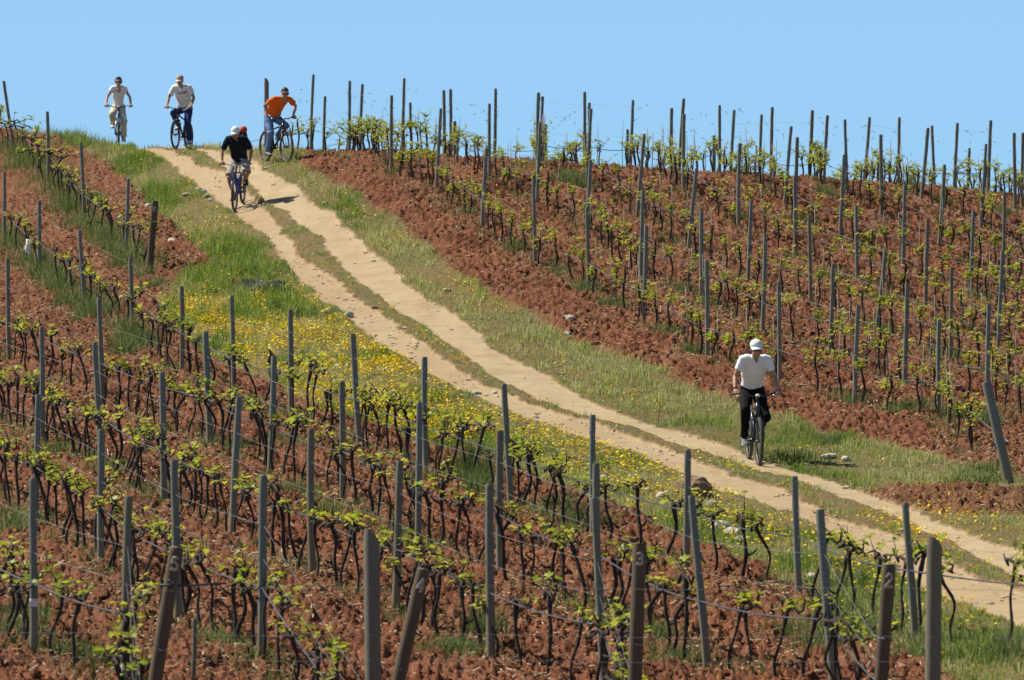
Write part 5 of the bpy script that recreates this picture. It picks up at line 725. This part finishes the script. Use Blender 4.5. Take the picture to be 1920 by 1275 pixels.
def make_rider(M, label, d):
    g = d.get('size', 1.0); w = d.get('width', 1.0); lean = d.get('lean', 0.0); f = d.get('far', .008)
    hipz = .985; PEL = Vector((-.265, 0, hipz)); WAI = Vector((-.215 + lean * .2, 0, hipz + .16 * g)); CHE = Vector((-.10 + lean * .55, 0, hipz + .335 * g)); SH = Vector((-.015 + lean, 0, hipz + .470 * g - lean * .25)); NK = SH + Vector((.035, 0, .050)); HD = NK + Vector((.085, 0, .098)) + Vector(d.get('head', (0, 0, 0)))
    J = {}
    b = MB(); b.loft([PEL + Vector((-.01, 0, -.09)), PEL, WAI, CHE, SH, NK + Vector((-.015, 0, -.02))], [(.12 * w, .09), (.155 * w, .115), (.135 * w, .10), (.155 * w, .11), (.13 * w, .08), (.06, .06)], (0, 1, 0), 20)
    b.loft([SH + Vector((.0, 0, -.02)), NK, HD + Vector((-.01, 0, -.05))], [(.066, .07), (.054, .058), (.052, .058)], (0, 1, 0), 14)
    # head
    yaw = d.get('yaw', 0); pit = d.get('pitch', .12); HR = Matrix.Rotation(yaw, 3, 'Z') @ Matrix.Rotation(pit, 3, 'Y'); hp = lambda v: HD + HR @ Vector(v)
    b.ell(hp((-.012, 0, .035)), (.098, .077, .092), 16, 12, rot=HR); b.ell(hp((.028, 0, -.035)), (.066, .060, .082), 16, 12, rot=HR); b.ell(hp((.055, 0, -.090)), (.030, .034, .026), 10, 8, rot=HR)
    b.loft([hp((.082, 0, .018)), hp((.102, 0, -.012)), hp((.108, 0, -.026)), hp((.09, 0, -.034))], [.010, .014, .018, .012], (0, 1, 0), 8); b.ell(hp((.083, 0, .030)), (.016, .048, .011), 10, 6, rot=HR); b.ell(hp((.084, 0, -.058)), (.013, .026, .010), 8, 6, rot=HR)
    for s in (-1, 1): b.ell(hp((-.008, s * .080, -.005)), (.022, .010, .033), 8, 6, rot=HR)
    # arms and hands round the grips
    shirt = MB(); sl = d.get('sleeve', .62)
    for i, s in enumerate((-1, 1)):
        S_ = SH + Vector((-.005, s * .165 * w, -.005)); gp = GRIP[i]; wr = gp + Vector((-.075, s * .012, .048)); E = ik(S_, wr, .262 * g, .238 * g, (-.25, s * d.get('elbow', .9) * .55, -.45)); J['E%d' % i] = E; J['W%d' % i] = wr
        b.loft([SH + Vector((0, s * .06 * w, .0)), S_, S_.lerp(E, .35), S_.lerp(E, .8), E, E.lerp(wr, .3), E.lerp(wr, .75), wr, wr.lerp(gp, .3)], [k * d.get('arm', 1) for k in (.06, .056, .047, .039, .038, .039, .030, .025, .028)], (.3, .2, 1), 12)
        kn = gp + Vector((.012, 0, .030)); b.loft([wr, wr.lerp(kn, .45), kn], [(.026, .020), (.039, .019), (.041, .015)], (0, 1, 0), 10)
        for q, (off, ln) in enumerate(((-.031, .94), (-.010, 1.04), (.011, 1.0), (.031, .84))):
            y0 = s * off * -1; c0 = kn + Vector((-.004, y0, -.002)); c1 = gp + Vector((.036 * ln, y0 * 1.02, .012)); c2 = gp + Vector((.034 * ln, y0 * 1.02, -.016)); c3 = gp + Vector((.006, y0 * 1.02, -.031)); c4 = gp + Vector((-.017 * ln, y0, -.025)); b.loft([c0, c1, c2, c3, c4], [.0105, .0098, .0092, .0085, .007], (0, 1, 0), 8)
        t0 = wr.lerp(kn, .35) + Vector((.004, -s * .030, -.006)); b.loft([t0, gp + Vector((-.016, -s * .052, .014)), gp + Vector((.010, -s * .056, -.012)), gp + Vector((.027, -s * .052, -.019))], [.014, .012, .0105, .008], (0, 1, 0), 8)
        Q = S_.lerp(E, sl); shirt.loft([SH + Vector((0, s * .04, .005)), SH + Vector((-.003, s * .125 * w, .004)), S_ + Vector((0, s * .008, .004)), S_.lerp(E, .3), Q], [.066, .070, .067, .064 * d.get('loose', 1), .063 * d.get('loose', 1)], (.3, .2, 1), 14)
    # legs
    leg = MB(); shoes = []; pants = d.get('pants', 'long')
    for s, a in ((-1, d['crank']), (1, d['crank'] + math.pi)):
        pd = BBK + Vector((CR * math.cos(a), s * .135, CR * math.sin(a))); an = pd + Vector((-.085, -s * .005, .105)); H_ = PEL + Vector((.01, s * .085 * w, -.035)); K = ik(H_, an, .43 * g, .425 * g, (1, s * d.get('knee', .13), .1)); m1 = H_.lerp(K, .4); m2 = K.lerp(an, .3)
        b.loft([PEL + Vector((0, s * .06, 0)), H_, m1, H_.lerp(K, .85), K, K.lerp(an, .12), m2, K.lerp(an, .75), an], [.088, .085, .074, .057, .054, .050, .055, .038, .033], (0, 1, 0), 14)
        b.loft([an + Vector((-.03, 0, -.035)), an + Vector((.04, 0, -.045)), an + Vector((.13, 0, -.068))], [(.032, .032), (.036, .028), (.036, .018)], (0, 1, 0), 10)
        sh = MB(); sh.loft([an + Vector((-.072, 0, -.066)), an + Vector((-.055, 0, -.05)), an + Vector((.0, 0, -.045)), an + Vector((.06, s * .004, -.057)), an + Vector((.14, s * .006, -.075)), an + Vector((.19, s * .004, -.082)), an + Vector((.208, s * .002, -.085))], [(.028, .02), (.040, .042), (.043, .046), (.046, .038), (.050, .026), (.040, .020), (.02, .012)], (0, 1, 0), 14)
        sh.loft([an + Vector((-.008, 0, -.03)), an + Vector((-.01, 0, .012))], [.046, .044], (0, 1, 0), 12); shoes.append(sh)
        so = MB().loft([an + Vector((-.078, 0, -.092)), an + Vector((0, 0, -.090)), an + Vector((.13, s * .006, -.098)), an + Vector((.212, s * .003, -.100))], [(.032, .010), (.042, .012), (.05, .010), (.025, .008)], (0, 1, 0), 12); shoes.append(so)
        lo = d.get('trouser', 1.0)
        if pants == 'long': leg.ell(K, (.078 * lo,) * 3, 14, 10)
        if pants == 'long': leg.loft([PEL + Vector((0, s * .055, .02)), H_, m1, H_.lerp(K, .85), K, m2, K.lerp(an, .8), an + Vector((-.008, 0, .015))], [.105, .103, .090, .075 * lo, .073 * lo, .069 * lo, .062 * lo, .066 * lo], (0, 1, 0), 16)
        else: leg.loft([PEL + Vector((0, s * .055, .02)), H_, m1, H_.lerp(K, .80), H_.lerp(K, .90)], [.106, .106, .100, .098, .100], (0, 1, 0), 16)
    leg.loft([PEL + Vector((-.02, 0, -.09)), PEL, WAI + Vector((0, 0, -.07))], [(.13 * w, .10), (.172 * w, .132), (.150 * w, .116)], (0, 1, 0), 20)
    body = organic(b, 'person', [skin(d['skin'])], f * .75, 3); body.matrix_world = M; tag(body, label, 'person', 'cyclists riding down the track')
    organic(leg, 'shorts' if pants == 'short' else 'trousers', [d['legm']], f, 3, .024, 5, body)
    hem = d.get('hem', -.02); shirt.loft([PEL + Vector((.0, 0, hem)), PEL + Vector((.005, 0, hem + .05)), WAI + Vector((.01, 0, 0)), CHE + Vector((.006, 0, 0)), SH + Vector((0, 0, -.015)), NK + Vector((-.035, 0, d.get('neck', -.022)))], [(.165 * w * d.get('waist', 1), .145), (.165 * w * d.get('waist', 1), .146), (.160 * w * d.get('waist', 1), .130), (.178 * w, .128), (.135 * w, .092), (.074, .060)], (0, 1, 0), 24)
    if d.get('collar'): shirt.loft([NK + Vector((-.02, 0, -.035)), NK + Vector((-.008, 0, .012))], [(.082, .080), (.072, .068)], (0, 1, 0), 16)
    if d.get('bust'):
        for s in (-1, 1): shirt.ell(CHE + Vector((.095, s * .065, .01)), (.06, .07, .06), 12, 8)
    organic(shirt, 'shirt', [d['shirtm']], f, 3, .030, 11, body)
    if d.get('vneck'):
        vq = MB(); c0 = SH + Vector((.083, 0, .012)); vq.add([c0 + Vector((.0, -.045, .05)), c0 + Vector((.0, .045, .05)), c0 + Vector((.034, 0, -.065)), c0 + Vector((-.06, 0, .0))], [(0, 2, 1), (0, 1, 3), (1, 2, 3), (2, 0, 3)]); vq.build('neck_opening', skin(d['skin']), body, False)
    if d.get('scoop'):
        c0 = SH + Vector((.070, 0, -.035)); MB().ell(c0, (.032, .062, .078), 16, 10, rot=Matrix.Rotation(-.3, 3, 'Y')).build('neck_opening', skin(d['skin']), body)
    for i in (0, 1):
        so = organic(shoes[2 * i], 'shoe', [d['shoem']], .006, 2, parent=body); shoes[2 * i + 1].build('sole', d.get('solem', GRIPM), so)
    HM = d['hairm']
    if d.get('cap') is not None:
        hb = MB(); hb.ell(hp((-.030, 0, .0)), (.082, .081, .062), 14, 10, rot=HR); organic(hb, 'hair', [HM], .008, 2, parent=body)
        c = MB(); c.ell(hp((-.014, 0, .062)), (.108, .092, .084), 18, 12, rot=HR); cap = organic(c, 'cap', [d['cap']], .007, 3, parent=body)
        V = []; F = []; nn = 9
        for lay in (0.0, -.007):
            for q in range(5):
                for k in range(nn):
                    u = (k / (nn - 1) - .5) * 2; rr = q / 4; V.append(hp((.075 * math.cos(u * .9) + rr * .088 * (1 - .25 * u * u), .082 * u * (1 - .12 * rr), .060 - .018 * u * u - rr * .022 + lay)))
        for L in (0, 1):
            o = L * 5 * nn
            for q in range(4):
                for k in range(nn - 1): z = (o + q * nn + k, o + q * nn + k + 1, o + (q + 1) * nn + k + 1, o + (q + 1) * nn + k); F.append(z if L == 0 else z[::-1])
        for k in range(nn - 1): F.append((4 * nn + k, 4 * nn + k + 1, 9 * nn + k + 1, 9 * nn + k))
        MB().add(V, F).build('brim', d.get('brimm', d['cap']), cap)
        MB().ell(hp((-.014, 0, .146)), (.010, .010, .006), 8, 6).build('button', d['cap'], cap)
    else:
        hb = MB(); hb.ell(hp((-.028, 0, .048)), (.098, .085, .090), 16, 12, rot=HR); hb.ell(hp((.035, 0, .100)), (.05, .06, .032), 12, 8, rot=HR)
        if d.get('bun'): hb.ell(hp((-.12, 0, .02)), (.045, .045, .05), 12, 8); hb.ell(hp((-.05, 0, .0)), (.07, .083, .07), 12, 8); hb.ell(hp((-.02, -.079, .015)), (.035, .014, .045), 8, 6); hb.ell(hp((-.02, .079, .015)), (.035, .014, .045), 8, 6)
        organic(hb, 'hair', [HM], .007, 2, parent=body)
    if d.get('glasses'):
        G = MB()
        for s in (-1, 1): G.loft([hp((.098, s * .006, .012)), hp((.097, s * .03, .010)), hp((.086, s * .056, .010)), hp((.066, s * .074, .014))], [(.010, .006), (.020, .006), (.018, .006), (.009, .004)], HR @ Vector((0, 0, 1)), 10); G.loft([hp((.066, s * .074, .014)), hp((-.01, s * .083, .012))], .005, (0, 0, 1), 6)
        G.loft([hp((.098, -.012, .014)), hp((.098, .012, .014))], .005, (0, 0, 1), 6); G.build('sunglasses', flat('dark_lens', (.012, .010, .014), .15, .1, spec=.6), body)
    else:
        for s in (-1, 1): MB().ell(hp((.080, s * .030, .010)), (.012, .014, .010), 10, 8).build('eye', EYE, body)
    MB().loft([hp((.086, -.024, -.060)), hp((.096, 0, -.058)), hp((.086, .024, -.060))], [(.002, .003), (.006, .005), (.002, .003)], HR @ Vector((0, 0, 1)), 8).build('mouth', LIP, body)
    if d.get('watch'):
        for i in d['watch']: wv = J['W%d' % i]; ax = (wv - J['E%d' % i]).normalized(); MB().loft([wv - ax * .030, wv - ax * .008], [.034, .033], (.3, .2, 1), 14).build('wristwatch', ALU if i else BLACK, body)
    return body, dict(SH=SH, CHE=CHE, NK=NK, WAI=WAI)
EYE = flat('eye', (.05, .035, .03), .2, .1); LIP = flat('lips', (.30, .12, .10), .5, .1)
def cloth(n, c, var=.12, scale=14): return flat(n, c, .85, var, scale, bm=.35, bdist=.006, spec=.15)
def bike_matrix(x, y, dx, dy):
    d = Vector((dx, dy, 0)).normalized(); a = gz(x + d.x * .53, y + d.y * .53); b = gz(x - d.x * .53, y - d.y * .53); fx = Vector((d.x * 1.06, d.y * 1.06, a - b)).normalized(); side = Vector((0, 0, 1)).cross(fx).normalized(); up = fx.cross(side); M = Matrix((fx, side, up)).transposed().to_4x4(); M.translation = (x, y, (a + b) / 2 + .004); return M
WHITE = cloth('white_cotton', (.82, .83, .88), .03); JEANS = cloth('blue_denim', (.13, .22, .42), .3, 22); NAVYJ = cloth('dark_denim', (.025, .045, .14), .3, 22); HAIRD = flat('dark_hair', (.018, .014, .013), .5, .4, 50); HAIRG = flat('grey_hair', (.16, .13, .11), .6, .3, 50)
DARKSHOE = flat('dark_shoe', (.035, .028, .026), .6, .3, 30); WHITESHOE = flat('white_shoe', (.62, .62, .62), .6, .15, 30)
WHCAP = cloth('white_cap', (.80, .80, .77), .04)
x, y = MISC['near']; M = bike_matrix(x, y, .095, -1)
make_bike('dark mountain bike with a blue tint under the rider in white polo', M, flat('blue_black_paint', (.02, .035, .075), .3, .2, spec=.5), BLACK, BLACK, -.35)
make_rider(M, 'person in white polo shirt, black trousers and white cap cycling towards the lower track', dict(crank=-.35, lean=.05, skin=(.42, .22, .14), legm=cloth('black_trousers', (.005, .005, .006), .3), shirtm=WHITE, shoem=flat('black_white_shoe', (.16, .16, .17), .6, .9, 26), solem=WHITESHOE, hairm=HAIRG, cap=WHCAP, glasses=True, collar=True, vneck=True, watch=(0, 1), trouser=.9, hem=.02, elbow=.55, far=.0075, pitch=.13, width=1.02, waist=.92))
x, y = MISC['dark']; M = bike_matrix(x, y, -.12, -1)
make_bike('bright blue bike with silver handlebar ridden in navy shirt and shorts', M, flat('navy_paint', (.02, .03, .16), .3, .1, spec=.5), flat('bright_blue_paint', (.025, .06, .50), .3, .1, spec=.5), ALU, -1.15)
o, J = make_rider(M, 'person in navy shirt, grey shorts and white cap cycling with a red backpack', dict(crank=-1.15, size=1.07, lean=.05, skin=(.34, .17, .11), pants='short', legm=cloth('grey_shorts', (.36, .34, .30), .15), shirtm=cloth('navy_shirt', (.012, .015, .032), .4), shoem=DARKSHOE, hairm=HAIRG, cap=WHCAP, collar=True, hem=-.03, elbow=.9, knee=.25, pitch=.22, sleeve=.85, loose=1.05, width=1.08))
bp_ = empty('backpack'); bp_.matrix_world = M; tag(bp_, 'red orange backpack with black front worn by the rider in navy shirt', 'backpack')
c0 = J['CHE'] + Vector((-.20, .03, .06)); q = MB(); q.loft([c0 + Vector((-.06, 0, -.24)), c0 + Vector((-.03, 0, -.1)), c0 + Vector((.0, .01, .06)), c0 + Vector((.045, .04, .20))], [(.13, .06), (.15, .08), (.15, .08), (.11, .07)], (0, 1, 0), 16); organic(q, 'pack_body', [cloth('black_nylon', (.03, .025, .03), .3)], .01, 3, .01, 3, bp_)
q = MB(); q.ell(c0 + Vector((.06, .085, .235)), (.085, .078, .072), 16, 10); organic(q, 'top_lid', [cloth('red_orange_nylon', (.50, .075, .025), .2)], .009, 2, .008, 4, bp_)
for s in (-1, 1): MB().loft([c0 + Vector((.05, s * .09, .16)), J['SH'] + Vector((0, s * .10, .068)), J['SH'] + Vector((.092, s * .105, -.02)), J['CHE'] + Vector((.10, s * .125, -.10))], [(.022, .006)] * 4, (0, 1, 0), 8).build('strap', cloth('strap_web', (.02, .02, .025), .2), bp_)
x, y = MISC['orange']; M = bike_matrix(x, y, .46, -.89)
make_bike('black mountain bike turned to the verge under the rider in orange', M, flat('black_paint', (.015, .016, .022), .3, .2, spec=.5), BLACK, BLACK, -1.45)
make_rider(M, 'person in orange T-shirt, blue jeans and sunglasses cycling by the tall grey post', dict(crank=-1.45, size=.97, lean=.26, skin=(.42, .24, .16), legm=JEANS, shirtm=cloth('orange_cotton', (.78, .155, .02), .1), shoem=flat('grey_shoe', (.20, .19, .19), .6, .3, 30), hairm=HAIRD, glasses=True, elbow=1.0, yaw=-.25, pitch=.2, trouser=1.05, hem=-.02, loose=1.08, width=1.1, head=(.02, 0, -.02)))
x, y = MISC['man']; M = bike_matrix(x, y, -.25, -1)
make_bike('black mountain bike on the crest under the rider with a printed white T-shirt', M, BLACK, BLACK, BLACK, math.pi / 2 - .15)
o, J = make_rider(M, 'person in printed white T-shirt, dark jeans and tan cap cycling on the crest', dict(crank=math.pi / 2 - .15, size=1.03, lean=.05, skin=(.40, .23, .16), legm=NAVYJ, shirtm=WHITE, shoem=WHITESHOE, hairm=HAIRD, cap=cloth('tan_cap', (.42, .34, .24), .1), brimm=cloth('cream_brim', (.66, .62, .52), .05), elbow=.85, pitch=.3, hem=-.06, sleeve=.7, loose=1.08, width=1.08, trouser=1.05))
pr = MB(); ch = J['CHE']
def on_chest(u, v):   # across, up, on the front of the shirt
    return ch.lerp(J['SH'], .35) + Vector((.124 - 1.7 * u * u + .05 * v - max(0, v) * .4, u, v))
for st in ([(.115, .03), (.135, .0), (.11, -.035), (.09, -.03)], [(.085, .0), (.06, .012), (.06, -.02), (.085, -.02), (.085, .0)], [(.05, .02), (.03, .045), (.02, .0), (.03, -.03), (.05, -.02)], [(.012, .05), (-.005, -.025)], [(-.03, .055), (-.05, -.03)], [(-.055, .01), (-.075, .02), (-.095, -.02)], [(.12, -.045), (.0, -.06), (-.08, -.055)]):
    for a in range(len(st) - 1): pr.loft([on_chest(*st[a]), on_chest(*st[a + 1])], .007, (1, 0, 0), 6)
pr.build('shirt_print', flat('dark_print', (.03, .03, .045), .8, .1), o)
x, y = MISC['woman']; M = bike_matrix(x, y, .07, -1)
make_bike('dark bike with a silver fork on the crest under the rider in cream trousers', M, flat('dark_blue_paint', (.03, .035, .08), .3, .2, spec=.5), ALU, BLACK, math.pi / 2 + .2)
make_rider(M, 'person in white scoop-neck top, cream trousers and sunglasses cycling on the crest', dict(crank=math.pi / 2 + .2, size=.95, width=.86, waist=.84, arm=.85, lean=.05, skin=(.50, .30, .22), legm=cloth('cream_cotton', (.60, .57, .44), .06), shirtm=WHITE, shoem=WHITESHOE, solem=WHITESHOE, hairm=HAIRD, glasses=True, bun=True, scoop=True, sleeve=.42, elbow=1.0, pitch=.12, trouser=1.15, hem=.0, bust=True))
